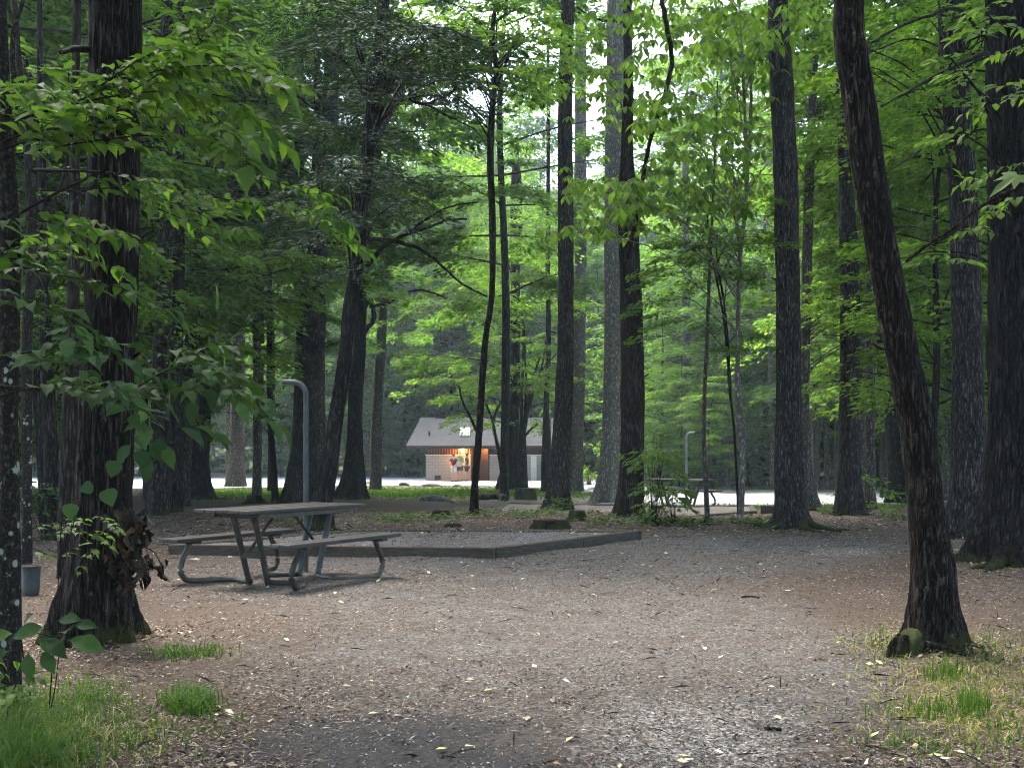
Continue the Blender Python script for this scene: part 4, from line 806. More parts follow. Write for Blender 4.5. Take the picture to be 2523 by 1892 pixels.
cs = np.array([P(*q) for q in [(rng.normal(324, 24), rng.uniform(1245, 1425), rng.uniform(7.1, 7.3)) for _ in range(120)] + [(rng.normal(285, 12), rng.uniform(1330, 1420), 7.2) for _ in range(22)] + [(rng.normal(375, 16), rng.uniform(1370, 1395), 7.2) for _ in range(12)]])
put_leaves(lf, DEAD, cs, np.stack([rng.normal(0, .45, len(cs)), rng.normal(0, .3, len(cs)), -np.ones(len(cs))], 1), rng.normal(0, 1, (len(cs), 3)), rng.uniform(.05, .15, len(cs)))
br.moved(b).obj('stem', M['twig'], root); lf.moved(b).obj('dead_leaves', M['dead_leaf'], root)

# ================================================================ bushes and ground plants
def bush(name, label, u, v, ru, hv, n, size, mat, tmpl=MID, seed=1, cat='bush', dd=.5, per=30, R=.35, d=None):
    b = ground_at(u, v) if d is None else np.array([(u - CX) * d / F, d, gzf((u - CX) * d / F, d)])
    root = thing(name, label, cat, b); rng = np.random.default_rng(seed); br, lf = MB(), MB(); k = b[1] / F
    for i in range(n):
        h = rng.random() ** .7; a = rng.random() * 6.28; r = math.sqrt(rng.random()) * ru * k * (.5 + .7 * math.sin(math.pi * min(.95, h + .1)))
        c = b + [r * math.cos(a), r * math.sin(a) * dd / .5, h * hv * k]
        tube(br, spline([b + [r * .15 * math.cos(a), 0, -.03], b + [r * .5 * math.cos(a), r * .5 * math.sin(a), h * hv * k * .6], c], 7), np.linspace(.006, .002, 7) * max(1, b[1] / 30), 4, caps=False)
        pos, D, N = spray(rng, c, a, R * rng.uniform(.7, 1.2), per, .7, .3, .1, .5); put_leaves(lf, tmpl, pos, D, N, size * rng.uniform(.6, 1.2, per))
    lf.V += br.V; lf.F += [(f + lf.n, 1) for f, _ in br.F]; lf.moved(b).obj('foliage', [mat, M['twig']], root); return root
bush('rhododendron_bush', 'glossy leaved waist high bush at the foot of the reddish brown pine', 1610, 1296, 60, 190, 30, .15, M['leaf_near'], LANCE, 31, per=16, R=.3)
bush('rhododendron_bush', 'second glossy bush whose leaves overlap the distant picnic table', 1660, 1290, 40, 110, 14, .13, M['leaf_near'], LANCE, 32, per=14, R=.28)
bush('leafy_bush', 'dense green bush beyond the road at the left end of the shelter', 1010, 1172, 50, 150, 60, .2, M['leaf_bright'], MID, 33, per=60, R=1.1)
bush('leafy_bush', 'rounded green bush between the pale thin trunk and the shelter', 985, 1172, 40, 90, 36, .18, M['leaf_mid'], MID, 34, per=60, R=.9)
bush('leafy_bush', 'small arching seedling bush in front of the road left of the leaning tree', 2135, 1262, 50, 95, 14, .12, M['leaf_bright'], MID, 35, per=22, R=.4)
bush('leafy_bush', 'bright sunlit low bush behind the wide pale grey trunk', 1450, 1196, 60, 110, 30, .18, M['leaf_bright'], MID, 36, per=50, R=.9)
bush('leafy_bush', 'thin leafed bush filling the gap behind the leaning tree', 2300, 1240, 60, 250, 34, .13, M['leaf_mid'], MID, 37, per=60, R=.8)
bush('leafy_bush', 'dark undergrowth bush between the spotted stems and the rotting trunk', 110, 1330, 60, 140, 24, .1, M['leaf_dark'], MID, 38, per=40, R=.4)
for i, (u, v, ru, hv) in enumerate(((1685, 1190, 70, 60), (1790, 1190, 60, 40), (2160, 1192, 60, 70), (1560, 1190, 60, 110))):
    bush('leafy_bush', ['low sunny bush behind the far lantern pole', 'low bush across the road behind the knobbed sapling', 'low bright bush across the road beside the white birches', 'bush across the road between the reddish pine and the lantern pole'][i], u, v, ru, hv, 26, .22, M['leaf_bright' if i != 3 else 'leaf_mid'], MID, 40 + i, per=60, R=1.2, d=62 + 4 * i)

def plants(name, spots, n, size, mat, tmpl, seed, h=.12, spread=.25, label=None, cat=None):
    rng = np.random.default_rng(seed); lf = MB()
    for (u, v, ru, rv, k) in spots:
        for _ in range(k):
            b = ground_at(u + rng.normal(0, .5) * ru, v + rng.normal(0, .5) * rv); kk = n
            a = rng.random(kk) * 6.28; hh = h * rng.uniform(.2, 1, kk)
            pos = b + np.stack([np.cos(a) * spread * .4 * rng.random(kk), np.sin(a) * spread * .4 * rng.random(kk), hh], 1)
            put_leaves(lf, tmpl, pos, np.stack([np.cos(a), np.sin(a), rng.uniform(-.3, .4, kk)], 1), np.array([0, 0, 1.]) + rng.normal(0, .3, (kk, 3)), size * rng.uniform(.6, 1.2, kk))
    o = lf.obj(name, mat); o['kind'] = 'stuff'; o['label'] = label; o['category'] = cat; return o
plants('ground_cover', [(1270, 1272, 240, 12, 70), (1030, 1283, 110, 12, 34), (830, 1262, 80, 10, 10), (1700, 1293, 130, 8, 40), (1880, 1290, 80, 8, 26), (1540, 1288, 140, 10, 30), (720, 1290, 50, 8, 8), (1150, 1240, 100, 8, 10), (2060, 1262, 60, 10, 20), (2200, 1280, 120, 14, 10)], 14, .12, M['fern'], MID, 51,
       label='low green leafy ground plants between the timber pad and the far trees', cat='ground cover')
plants('ivy_leaves', [(1385, 1262, 40, 8, 30)], 10, .07, M['leaf_mid'], MID, 52, .35, .3, 'small ivy leaves round the foot of the dark pine', 'ivy')

# grass
def blades(spots, mat, seed, name, label, width=.0035, segs=4):
    rng = np.random.default_rng(seed); mb = MB()
    for (u, v, ru, rv, n, h, lean) in spots:
        B_ = []
        for _ in range(n):
            B_.append(ground_at(u + rng.normal(0, .5) * ru, v + rng.normal(0, .5) * rv))
        B_ = np.array(B_); a = rng.random(n) * 6.28; hh = h * rng.uniform(.35, 1.15, n); l = lean * rng.uniform(.3, 1.3, n)
        t = np.linspace(0, 1, segs + 1)[None, :, None]
        dr = np.stack([np.cos(a), np.sin(a), 0 * a], 1)[:, None]; sd = np.stack([-np.sin(a), np.cos(a), 0 * a], 1)[:, None]
        ctr = B_[:, None] + hh[:, None, None] * (np.array([0, 0, 1.]) * (t - .35 * l[:, None, None] * t ** 2.5) + dr * l[:, None, None] * t ** 2)
        w = width * rng.uniform(.6, 1.4, n)[:, None, None] * (1 - t ** 1.5) + .0004
        w = w * np.maximum(1, B_[:, 1] / 9)[:, None, None]
        V = np.stack([ctr - sd * w, ctr + sd * w], 2).reshape(n, -1, 3); k = V.shape[1]
        i = (np.arange(n) * k)[:, None, None]; q = (np.arange(segs) * 2)[None, :, None]
        mb.add(V.reshape(-1, 3), [(i + q + np.array([0, 1, 3, 2])[None, None]).reshape(-1, 4)])
    o = mb.obj(name, mat); o['kind'] = 'stuff'; o['label'] = label; o['category'] = 'grass'; return o
blades([(0, 1860, 200, 90, 2600, .15, 1.1), (90, 1770, 200, 70, 1300, .10, 1.1), (-40, 1880, 200, 60, 1000, .19, .9), (230, 1720, 110, 50, 500, .07, .9), (300, 1830, 160, 60, 300, .05, 1)], M['blade'], 61, 'grass', 'bright green grass patch in the lower left corner', width=.0026)
blades([(468, 1740, 62, 26, 750, .11, .9), (450, 1612, 90, 18, 350, .06, .8), (330, 1800, 240, 60, 350, .06, .9), (520, 1610, 60, 14, 120, .07, .7)], M['blade'], 62, 'grass_tufts', 'separate green grass tufts on brown litter left of the drive')
blades([(2380, 1700, 260, 130, 420, .06, .8), (2440, 1800, 150, 120, 220, .07, .6), (2190, 1590, 120, 40, 160, .06, .6), (2300, 1760, 120, 20, 150, .1, .4), (2440, 1600, 120, 50, 260, .06, .7), (2240, 1830, 120, 40, 160, .05, .8), (2330, 1670, 60, 20, 130, .11, .3), (2400, 1750, 50, 20, 130, .12, .3)], M['blade'], 63, 'grass_tufts', 'sparse green grass round the leaning tree foot')
blades([(2380, 1720, 280, 150, 1700, .06, 1.6), (2200, 1580, 140, 60, 500, .05, 1.6), (100, 1830, 300, 90, 400, .1, 1.3)], M['blade_dry'], 64, 'dry_grass', 'straw coloured dry grass at the lower right corner')
blades([(640, 1215, 220, 14, 5000, .1, .7), (1000, 1213, 340, 13, 6500, .1, .7), (1250, 1215, 200, 8, 1500, .1, .7), (560, 1156, 160, 6, 1500, .2, .7), (1900, 1250, 330, 5, 2200, .08, .8), (2150, 1246, 200, 5, 900, .08, .8), (1500, 1222, 120, 8, 900, .09, .8), (1800, 1206, 300, 2, 1500, .14, .8)], M['blade'], 65, 'lawn_grass', 'bright green grass strip in front of the far road', width=.006, segs=2)

# ================================================================ litter on the ground
def in_poly(x, y, poly):
    r = np.zeros(len(x), bool); n = len(poly)
    for i in range(n):
        a, b = poly[i], poly[(i + 1) % n]
        c = ((a[1] > y) != (b[1] > y)) & (x < (b[0] - a[0]) * (y - a[1]) / (b[1] - a[1] + 1e-12) + a[0]); r ^= c
    return r
def litter(name, label, cat, n, ylo, yhi, size, mat, seed, aspect=.4, wfun=None, curl=.25, power=1.6, lift=.004):
    rng = np.random.default_rng(seed); y = ylo + (yhi - ylo) * rng.random(n) ** power; x = (rng.random(n) - .5) * y * (W_ / F) * 1.25
    u = CX + F * x / y; v = YH + F * CH / y
    if wfun is not None:
        pt = np.clip((vnoise(x * 1.1 + seed, y * 1.1, 2) * .6 + vnoise(x * 3.7, y * 3.7, seed) * .4 - .5) * 3 + .75, .12, 1.5)
        k = rng.random(n) < np.clip(wfun(u, v), 0, 1) * pt; x, y = x[k], y[k]
    n = len(x); z = gz(x, y) + .01 * (vnoise(x * 3.1, y * 3.1, 0) - .5)
    z = np.where(in_poly(x, y, PAD), gzf(*PAD[0]) + PADH - .012, z) + lift
    a = rng.random(n) * 6.28; D = np.stack([np.cos(a), np.sin(a), rng.normal(0, .22, n)], 1); N = np.array([0, 0, 1.]) + rng.normal(0, curl, (n, 3))
    s = size * rng.uniform(.5, 1.5, n) * np.maximum(1, y / 10)
    T = (np.array([[-.5, 0, 0], [-.1, aspect * .5, .08], [.5, 0, .02], [.1, -aspect * .5, .06]]), [[[0, 3, 2, 1]]])
    mb = MB(); put_leaves(mb, T, np.stack([x, y, z], 1), D, N, s)
    o = mb.obj(name, mat); o['kind'] = 'stuff'; o['label'] = label; o['category'] = cat; return o
W_ = 2523
brownz = lambda u, v: .25 + .9 * np.exp(-((u - 450) / 600) ** 2) + .5 * np.exp(-((v - 1440) / 50) ** 2) + .8 * (v < 1330) + .5 * (u > 2150) - .9 * np.exp(-((u - 900) / 450) ** 2 - ((v - 1850) / 85) ** 2)
greyz = lambda u, v: .25 + .9 * np.exp(-((u - 1700) / 420) ** 2 - ((v - 1840) / 120) ** 2) + .3 * np.exp(-((u - 1500) / 700) ** 2) - .25 * (u < 700)
litter('leaf_litter', 'brown leaf crumbs and bark bits strewn over the ground', 'leaf litter', 220000, 4.4, 26, .021, M['litter'], 71, .45, brownz)
litter('twig_litter', 'fine needles and twigs strewn over the ground', 'twig litter', 70000, 4.4, 26, .05, M['litter'], 72, .08, lambda u, v: .2 + brownz(u, v) * .8, .15)
litter('twig_litter', 'larger dead twigs lying scattered over the campsite', 'twig litter', 420, 4.5, 20, .17, M['twig'], 75, .045, None, .1, 1.4, .008)
litter('gravel_chips', 'loose grey gravel chips on the drive', 'gravel', 170000, 4.4, 24, .013, M['chips'], 73, .7, greyz, .4)
TB = MB(); rng = np.random.default_rng(88)
for k_, n_, R_ in (('oakL', 900, .75), ('leanR', 600, .5), ('pineR1', 1000, 1.1), ('pineC', 700, 1.3), ('pineR2', 500, 1.1), ('redI', 400, .9), ('ivy', 300, .9), ('twistK', 300, .8)):
    T = TREES[k_]; a = rng.random(n_) * 6.28; r = T['W'][1][3] * 1.1 + R_ * rng.random(n_) ** 1.6; x = T['base'][0] + r * np.cos(a); y = T['base'][1] + r * np.sin(a)
    z = gz(x, y) + .006 + .05 * np.exp(-(r - T['W'][1][3]) / .12) * rng.random(n_)
    T_ = (np.array([[-.5, 0, 0], [-.1, .24, .12], [.5, 0, .02], [.1, -.24, .1]]), [[[0, 3, 2, 1]]])
    put_leaves(TB, T_, np.stack([x, y, z], 1), np.stack([np.cos(a * 7), np.sin(a * 7), rng.normal(0, .3, n_)], 1), np.array([0, 0, 1.]) + rng.normal(0, .45, (n_, 3)), rng.uniform(.015, .045, n_) * max(1, T['d'] / 12))
o = TB.obj('leaf_drifts', M['litter']); o['kind'] = 'stuff'; o['label'] = 'brown leaf drifts gathered round the trunk feet'; o['category'] = 'leaf litter'
litter('fallen_leaves', 'scattered pale fallen leaves on the drive', 'fallen leaves', 520, 4.6, 22, .045, M['pale_leaf'], 74, .5, None, .35, 1.3, .01)
# ================================================================ picnic tables
def picnic_table(label, loc, rz, sc=1.0):
    root = thing('picnic_table', label, 'picnic table', loc, rz=rz)
    root.scale = (sc,) * 3
    L = 1.80
    mb = MB()
    for k in range(5): bbox(mb, (.002 * (k % 2), (k - 2) * .142, .745 + .0015 * (k % 3)), (L, .136, .035), .006)
    mb.obj('tabletop', M['plank'], root, smooth=False)
    mb = MB()
    for x in (-.62, .62, 0): bbox(mb, (x, 0, .708), (.09, .60, .036), .004)
    mb.obj('batten', M['plank'], root, smooth=False)
    for y in (-.29, .29):
        mb = MB(); bbox(mb, (.05, y, .703), (L * .84, .035, .046), .004); bbox(mb, (.05, y + .022, .683), (L * .84, .03, .006), .002); mb.obj('rail', M['steel'], root, smooth=False)
    for sy in (-1, 1):
        mb = MB()
        for k in (-.5, .5): bbox(mb, (0, sy * .70 + k * .128, .445), (1.78, .122, .038), .006)
        mb.obj('seat', M['plank'], root, smooth=False)
        for sx in (-1, 1):
            mb = MB(); bbox(mb, (sx * .60, sy * .70, .413), (.10, .24, .025), .004); mb.obj('seat_bracket', M['steel_dull'], root, smooth=False)
            mb = MB()
            pts = [(sx * .60, sy * .70, .405), (sx * .63, sy * .70, .34), (sx * .70, sy * .70, .24), (sx * .72, sy * .70, .13), (sx * .67, sy * .69, .055), (sx * .56, sy * .67, .03), (sx * .40, sy * .58, .03), (sx * .28, sy * .42, .03), (sx * .33, sy * .22, .03), (sx * .36, sy * .12, .034)]
            tube(mb, spline(pts, 46), .029, 14); mb.obj('seat_support', M['steel'] if sx * sy < 0 else M['steel_dull'], root)
    for sx in (-1, 1):
        for sy in (-1, 1):
            mb = MB(); tube(mb, spline([(sx * .60, sy * .13, .70), (sx * .57, sy * .13, .62), (sx * .38, sy * .12, .02)], 14), .030, 14)
            mb.obj('leg', M['steel_dull'] if sx < 0 else M['polesteel'], root)
        mb = MB(); bbox(mb, (sx * .475, 0, .30), (.03, .26, .05), .004); mb.obj('cross_bar', M['steel_dull'], root, smooth=False)
        mb = MB(); bbox(mb, (sx * .60, 0, .683), (.08, .34, .02), .004); mb.obj('top_bracket', M['steel_dull'], root, smooth=False)
        mb = MB(); tube(mb, np.array([(sx * .50, 0, .36), (sx * .13, 0, .69)]), .016, 10); mb.obj('brace', M['steel_dull'], root)
    return root
tx, ty = -2.31, 11.31
picnic_table('large brown plank picnic table on bent steel tube legs, nearest to the viewer', (tx, ty, gzf(tx, ty) - .006), math.atan2(.877, .48), 1.0)
t2 = ground_at(1668, 1252)
picnic_table('distant dark picnic table beyond the glossy bush beside the far lantern pole', (t2[0] + .02, t2[1] - .1, t2[2] + .02), math.radians(-38), 1.0)

# ================================================================ hooked lantern poles
def pole(label, u, v, vtop, w, hook_px, side, mat='polesteel'):
    b = ground_at(u, v); root = thing('lantern_pole', label, 'lantern pole', b); k = b[1] / F
    top = CH + (YH - vtop) * k - b[2]; r = w / 2 * k; hx = side * hook_px * k; R = .14
    mb = MB(); arc = [(side * R * (1 - math.cos(a)), 0, top - R + R * math.sin(a)) for a in np.linspace(0, math.pi / 2, 10)]
    pts = [(0, 0, -.1), (0, 0, .6), (0, 0, top - R - .2)] + arc + [(hx, 0, top + .005)]
    p = np.array(pts); tube(mb, np.concatenate([spline(p[:3], 20)[:-1], p[2:-1], spline(p[-2:], 6)[1:]]), r, 16); mb.obj('post', M[mat], root)
    mb = MB(); h = spline([(hx * .93, 0, top - r), (hx * .93, 0, top - .05), (hx * .97, 0, top - .075), (hx * 1.0, 0, top - .05)], 12); tube(mb, h, .006, 6); mb.obj('hook', M['steel_dull'], root)
    return root
pole('bent grey lantern pole with its arm pointing left, standing behind the near picnic table', 754, 1408, 942, 13, 58, -1)
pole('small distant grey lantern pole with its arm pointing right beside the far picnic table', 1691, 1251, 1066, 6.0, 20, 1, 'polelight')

# ================================================================ stumps, logs, stones, bucket
def stump(label, u0, u1, vb, vt, mat, name='tree_stump', cat='stump', flare=.35, tilt=0, seed=0, d=None):
    b = ground_at((u0 + u1) / 2, vb); k = b[1] / F; r = (u1 - u0) / 2 * k / (1 + flare * .45); h = (vb - vt) * k
    root = thing(name, label, cat, b); mb = MB()
    rows = trunk_mb(mb, [(0, 0, -.1, r), (tilt * .3, 0, h * .5, r * .96), (tilt, 0, h, r * .93)], 40, .03, .014, flare, max(.08, h * .4), 5, seed, None, 30); mb.obj('trunk', mat, root)
    mb = MB(); th = np.linspace(0, 2 * np.pi, 32, endpoint=False); rr = r * .95 * (1 + .04 * np.cos(3 * th)); V = np.concatenate([[[tilt, 0, h + .012]], np.stack([tilt + rr * np.cos(th), rr * np.sin(th), h + .004 + .006 * np.sin(5 * th)], 1)])
    i = np.arange(32); mb.add(V, [np.stack([0 * i, i + 1, (i + 1) % 32 + 1], 1)]); mb.obj('cut_top', M['wood_rot'] if mat is not M['stone_moss'] else mat, root)
    return root
stump('low wide sawn stump lying just beyond the back edge of the gravel pad', 1308, 1406, 1302, 1281, M['bark_dark'], seed=1)
stump('mossy green stump with spreading roots right of the ivy-footed pine', 1396, 1448, 1284, 1258, M['stone_moss'], flare=.7, seed=2)
stump('low sawn stump left of the crooked tree foot', 1062, 1114, 1276, 1257, M['wood_rot'], flare=.5, seed=3)
stump('small dark rotten stump beyond the pad left of the low wide sawn one', 1103, 1140, 1298, 1290, M['wood_rot'], flare=.9, seed=4)
stump('mossy square cut stump at the right end of the bright grass strip', 1266, 1322, 1231, 1203, M['stone_moss'], flare=.1, seed=5)
stump('dark rooty stump mound in front of the grass strip behind the near table', 600, 652, 1240, 1221, M['bark_dark'], flare=1.0, seed=6)

def rock(name, label, u, v, wpx, hpx, mat, seed, cat='rock', depth=.8, d=None, rz=0):
    b = ground_at(u, v); k = b[1] / F; n, m = 18, 28
    th, ph = np.meshgrid(np.linspace(0, 2 * np.pi, m, endpoint=False), np.linspace(.02, np.pi - .02, n)); X = np.stack([np.sin(ph) * np.cos(th), np.sin(ph) * np.sin(th), np.cos(ph)], -1)
    r = .75 + .5 * vnoise(X[..., 0] * 1.6 + seed, X[..., 1] * 1.6, X[..., 2] * 1.6) + .12 * vnoise(X[..., 0] * 6 + seed, X[..., 1] * 6, X[..., 2] * 6)
    V = X * r[..., None] * np.array([wpx * k / 2, wpx * k / 2 * depth, hpx * k * .9]); c, s_ = math.cos(rz), math.sin(rz)
    mb = MB(); i = np.arange(n - 1)[:, None] * m; j = np.arange(m)[None]; j2 = (j + 1) % m
    mb.add(V.reshape(-1, 3), [np.stack([i + j, i + m + j, i + m + j2, i + j2], -1).reshape(-1, 4), np.arange(m)[None], (np.arange(m) + (n - 1) * m)[None, ::-1]])
    return tag(mb.obj(name, mat), label, cat, loc=b)
rock('boulder', 'long low brown boulder on the grass strip below the shelter', 1070, 1234, 70, 17, M['stone'], 1)
rock('roadside_stone', 'dark round stone on the road edge left of the shelter wall', 995, 1196, 26, 10, M['stone'], 2)
rock('roadside_stone', 'widest dark stone on the road edge below the low wall vent', 1066, 1198, 56, 10, M['stone'], 3)
rock('roadside_stone', 'small dark stone on the road edge below the standing people', 1128, 1199, 26, 8, M['stone'], 4)
rock('roadside_stone', 'dark stone on the road edge between the bell footed trunk and the grey trunk', 904, 1194, 22, 9, M['stone'], 5)
rock('stone', 'grey stone propped at the foot of the brown wavy sapling', 1742, 1292, 22, 26, M['stone_moss'], 6)
rock('stone', 'pale sunlit stone between the hazy trunk and the wide pale grey trunk', 1462, 1206, 34, 9, M['road'], 7)
rock('stone', 'flat pale stone under the sunlit bush at centre', 1448, 1214, 30, 6, M['road'], 8)
def log(name, label, pts, r, mat, cat='log'):
    W = []
    for (u, v) in pts:
        g = ground_at(u, v); W.append([g[0], g[1], g[2] + r * .7, r])
    W = np.array(W); mb = MB(); p = spline(W, 40); q = p[:, :3] + min(.03, r * .6) * np.stack([vnoise(np.arange(40) * .5, k, r * 50) - .5 for k in range(3)], -1)
    tube(mb, q, p[:, 3] * (1 + .15 * np.sin(np.arange(40) * .9)), 14); b = W[0, :3]
    return tag(mb.moved(b).obj(name, mat), label, cat, loc=b)
log('fallen_log', 'short bark covered log on the ground right of the crooked tree', [(1184, 1232), (1215, 1230), (1244, 1234)], .13, M['wood_grey'])
log('fallen_log', 'pale pinkish fallen branch beyond the small arching bush', [(2172, 1212), (2185, 1216), (2200, 1222)], .10, M['bark_pale'])
log('fallen_stick', 'pale straight stick lying on the dark drive surface', [(1173, 1745), (1217, 1740)], .006, M['bark_pale'], 'stick')
log('fallen_stick', 'dark stick lying by the grass tuft left of the drive', [(490, 1762), (520, 1755), (548, 1752)], .006, M['twig'], 'stick')
log('fallen_stick', 'dark curled bark strip on the gravel right of centre', [(1828, 1472), (1850, 1470), (1872, 1474)], .008, M['twig'], 'stick')
log('fallen_stick', 'short brown stick on the pale gravel near the bottom right', [(1884, 1797), (1905, 1796), (1924, 1800)], .007, M['twig'], 'stick')
log('surface_root', 'long thin mossy root running right from the tall grey pine', [(1985, 1296), (2020, 1302), (2070, 1312)], .035, M['stone_moss'], 'root')
# old roots beside the leaning trunk
b = ground_at(2240, 1612); root = thing('root_stump', 'mossy broken root stub in front of the leaning tree foot', 'stump', b); k = b[1] / F
mb = MB(); trunk_mb(mb, [(-.07, 0, -.08, .06), (-.06, .0, .05, .05), (-.04, .02, .12, .03)], 40, .012, .028, .5, .06, 4, 3, None, 30); mb.obj('stub', M['bark_oak'], root)
mb = MB(); trunk_mb(mb, [(.03, .05, -.06, .075), (.04, .07, .06, .07), (.08, .1, .12, .045)], 40, .012, .028, .5, .06, 4, 5, None, 30); mb.obj('stub', M['stone_moss'], root)
mb = MB(); tube(mb, spline([(.06, .02, .07), (.18, .0, .05), (.30, -.03, .02), (.40, -.05, -.03)], 24), np.linspace(.026, .012, 24), 12); mb.obj('root', M['bark_red'], root)
mb = MB(); tube(mb, spline([(.44, -.05, -.05), (.45, -.05, .03)], 8), .02, 12); mb.obj('root', M['wood_grey'], root)
# bucket
b = ground_at(76, 1466); root = thing('metal_bucket', 'grey metal bucket standing left of the mossy footed trunk', 'bucket', b); k = b[1] / F; r = 24 * k; h = 72 * k
mb = MB(); lathe(mb, [(0, .004), (r * .8, .0), (r * .82, .01), (r, h), (r * .985, h), (r * .8, .02), (0, .02)], seg=32); mb.obj('body', M['tin'], root)
mb = MB(); th = np.linspace(0, 2 * np.pi, 33); tube(mb, np.stack([r * 1.01 * np.cos(th), r * 1.01 * np.sin(th), 0 * th + h], 1), .006, 6, caps=False); mb.obj('rim', M['steel'], root)
mb = MB(); th = np.linspace(.05, np.pi - .05, 20); tube(mb, np.stack([r * 1.02 * np.cos(th), -r * .9 * np.sin(th) * .9, h - .02 - r * .5 * np.sin(th)], 1), .003, 6); mb.obj('handle', M['steel_dull'], root)

# ================================================================ shelter building
Y0 = 70.0; zb = gzf(-2, 70); k = Y0 / F
X = lambda u, y=Y0: (u - CX) * y / F
Z = lambda v, y=Y0: CH - (v - YH) * y / F
xl, xr = X(1049.5), X(1392); zs, ze = Z(1122), Z(1099) + .02
O = np.array([xl, Y0, zb]); root = thing('shelter_building', 'long low wash house with grey shingle roof and pale block walls beyond the road', 'building', O)
def bp(name, mat, boxes, smooth=False, parent=root):
    mb = MB()
    for lo, hi in boxes:
        lo, hi = np.minimum(lo, hi), np.maximum(lo, hi); box(mb, (np.array(lo) + hi) / 2, np.array(hi) - lo)
    return mb.moved(O if parent is root else O).obj(name, mat, parent, smooth)
D_ = 6.0; xd0, xd1, xe = X(1160), X(1175), X(1206)
bp('wall', M['block'], [((xl, Y0, zb - .3), (xd0, Y0 + .2, zs)), ((xl, Y0 + .2, zb - .3), (xl + .2, Y0 + D_, zs)), ((xl, Y0 + D_ - .2, zb - .3), (xr, Y0 + D_, zs + .4))])
bp('wall', M['block'], [((xe, Y0, zb - .3), (xr, Y0 + .2, zs)), ((xr - .2, Y0 + .2, zb - .3), (xr, Y0 + D_ - .2, zs))])
bp('sill', M['white'], [((xl - .03, Y0 - .04, zs), (xd0, Y0 + .24, zs + .05)), ((xe, Y0 - .04, zs), (xr + .03, Y0 + .24, zs + .05))])
bp('upper_wall', M['darkwood'], [((xl + .08, Y0 + .22, zs + .05), (xd0, Y0 + .28, ze + .15)), ((xl + .08, Y0 + .28, zs), (xl + .14, Y0 + D_ - .2, ze + .4)), ((xe, Y0 + .22, zs + .05), (xr - .08, Y0 + .28, ze + .15))])
n = 0
sl = []
x = xl + .15
while x < xd0 - .05: sl.append(((x, Y0 + .10, zs + .05), (x + .05, Y0 + .16, ze + .08))); x += .17
bp('slat_screen', M['slatwood'], sl)
sl = []; x = xe + .1
while x < xr - .1: sl.append(((x, Y0 + .10, zs + .05), (x + .05, Y0 + .16, ze + .08))); x += .17
bp('slat_screen', M['darkwood'], sl)
bp('door_post', M['darkwood'], [((xd0, Y0 - .05, zb - .1), (xd0 + .09, Y0 + .22, ze + .1))]); bp('door_post', M['darkwood'], [((xe - .09, Y0 - .05, zb - .1), (xe, Y0 + .22, ze + .1))])
bp('entry_wall', M['doorwood'], [((xd0 + .09, Y0 + .9, zb - .1), (xe + .8, Y0 + 1.0, ze + .3)), ((xd0 - .02, Y0 + .30, zb), (xd0 + .07, Y0 + .9, ze + .2))])
bp('door', M['darkwood'], [((xd0 + .14, Y0 + .82, zb), (xd0 + .14 + .42, Y0 + .88, zb + 2.0))])
bp('vent', M['darkwood'], [((X(1071), Y0 - .03, Z(1181)), (X(1086), Y0 + .02, Z(1171)))])
bp('panel', M['white'], [((X(1308), Y0 - .03, zb), (X(1322), Y0 - .003, zs - .02))])
for uu in (1062, 1300): bp('wall_lamp', M['steel_dull'], [((X(uu) - .05, Y0 - .02, zs + .07), (X(uu) + .05, Y0 + .08, zs + .2))])
# roof: front and back slopes with a thickness and fascia
ye, yr = Y0 - 1.0, Y0 + 2.9; el, er = X(1000.5, ye), xr + 1.2; rl, rr_ = X(1037, yr), xr + .5; zee, zr = Z(1098, ye), Z(1029, yr); yb = yr + (yr - ye)
mb = MB(); nu, nv = 40, 14
def slab(a, b, c, d, th=.09):
    s, t = np.meshgrid(np.linspace(0, 1, nu), np.linspace(0, 1, nv)); a, b, c, d = map(np.array, (a, b, c, d))
    G = a * ((1 - s) * (1 - t))[..., None] + b * (s * (1 - t))[..., None] + c * (s * t)[..., None] + d * ((1 - s) * t)[..., None]
    G[..., 2] += .012 * (vnoise(G[..., 0] * 1.5, G[..., 1] * 1.5, 2) - .5); i = np.arange(nv - 1)[:, None] * nu; j = np.arange(nu - 1)[None]
    Q = np.stack([i + j, i + j + 1, i + nu + j + 1, i + nu + j], -1).reshape(-1, 4); mb.add(G.reshape(-1, 3), [Q]); mb.add(G.reshape(-1, 3) - [0, 0, th], [Q[:, ::-1]])
    e = [np.arange(nu), np.arange(nu) + (nv - 1) * nu, np.arange(nv) * nu, np.arange(nv) * nu + nu - 1]; P_ = G.reshape(-1, 3)
    for q in e:
        V = np.concatenate([P_[q], P_[q] - [0, 0, th]]); m_ = len(q); w = np.arange(m_ - 1); mb.add(V, [np.stack([w, w + 1, w + m_ + 1, w + m_], 1)])
slab((el, ye, zee), (er, ye, zee), (rr_, yr, zr), (rl, yr, zr)); slab((rl, yr + .01, zr), (rr_, yr + .01, zr), (er, yb, zee), (el, yb, zee))
roof = mb.moved(O).obj('roof', M['shingle'], root, smooth=False)
bp('fascia', M['darkwood'], [((el + .02, ye - .02, zee - .2), (er - .02, ye + .05, zee - .015))])
bp('soffit', M['darkwood'], [((el + .1, ye + .06, zee - .16), (er - .1, Y0 + .4, zee - .12))])
bp('gable', M['darkwood'], [((xl + .14, Y0 + .3, ze + .1), (xl + .2, Y0 + D_ - .4, ze + .9))])
bp('ridge_cap', M['darkwood'], [((rl + .9, yr - .12, zr - .01), (rl + 2.2, yr + .12, zr + .05))], parent=roof)
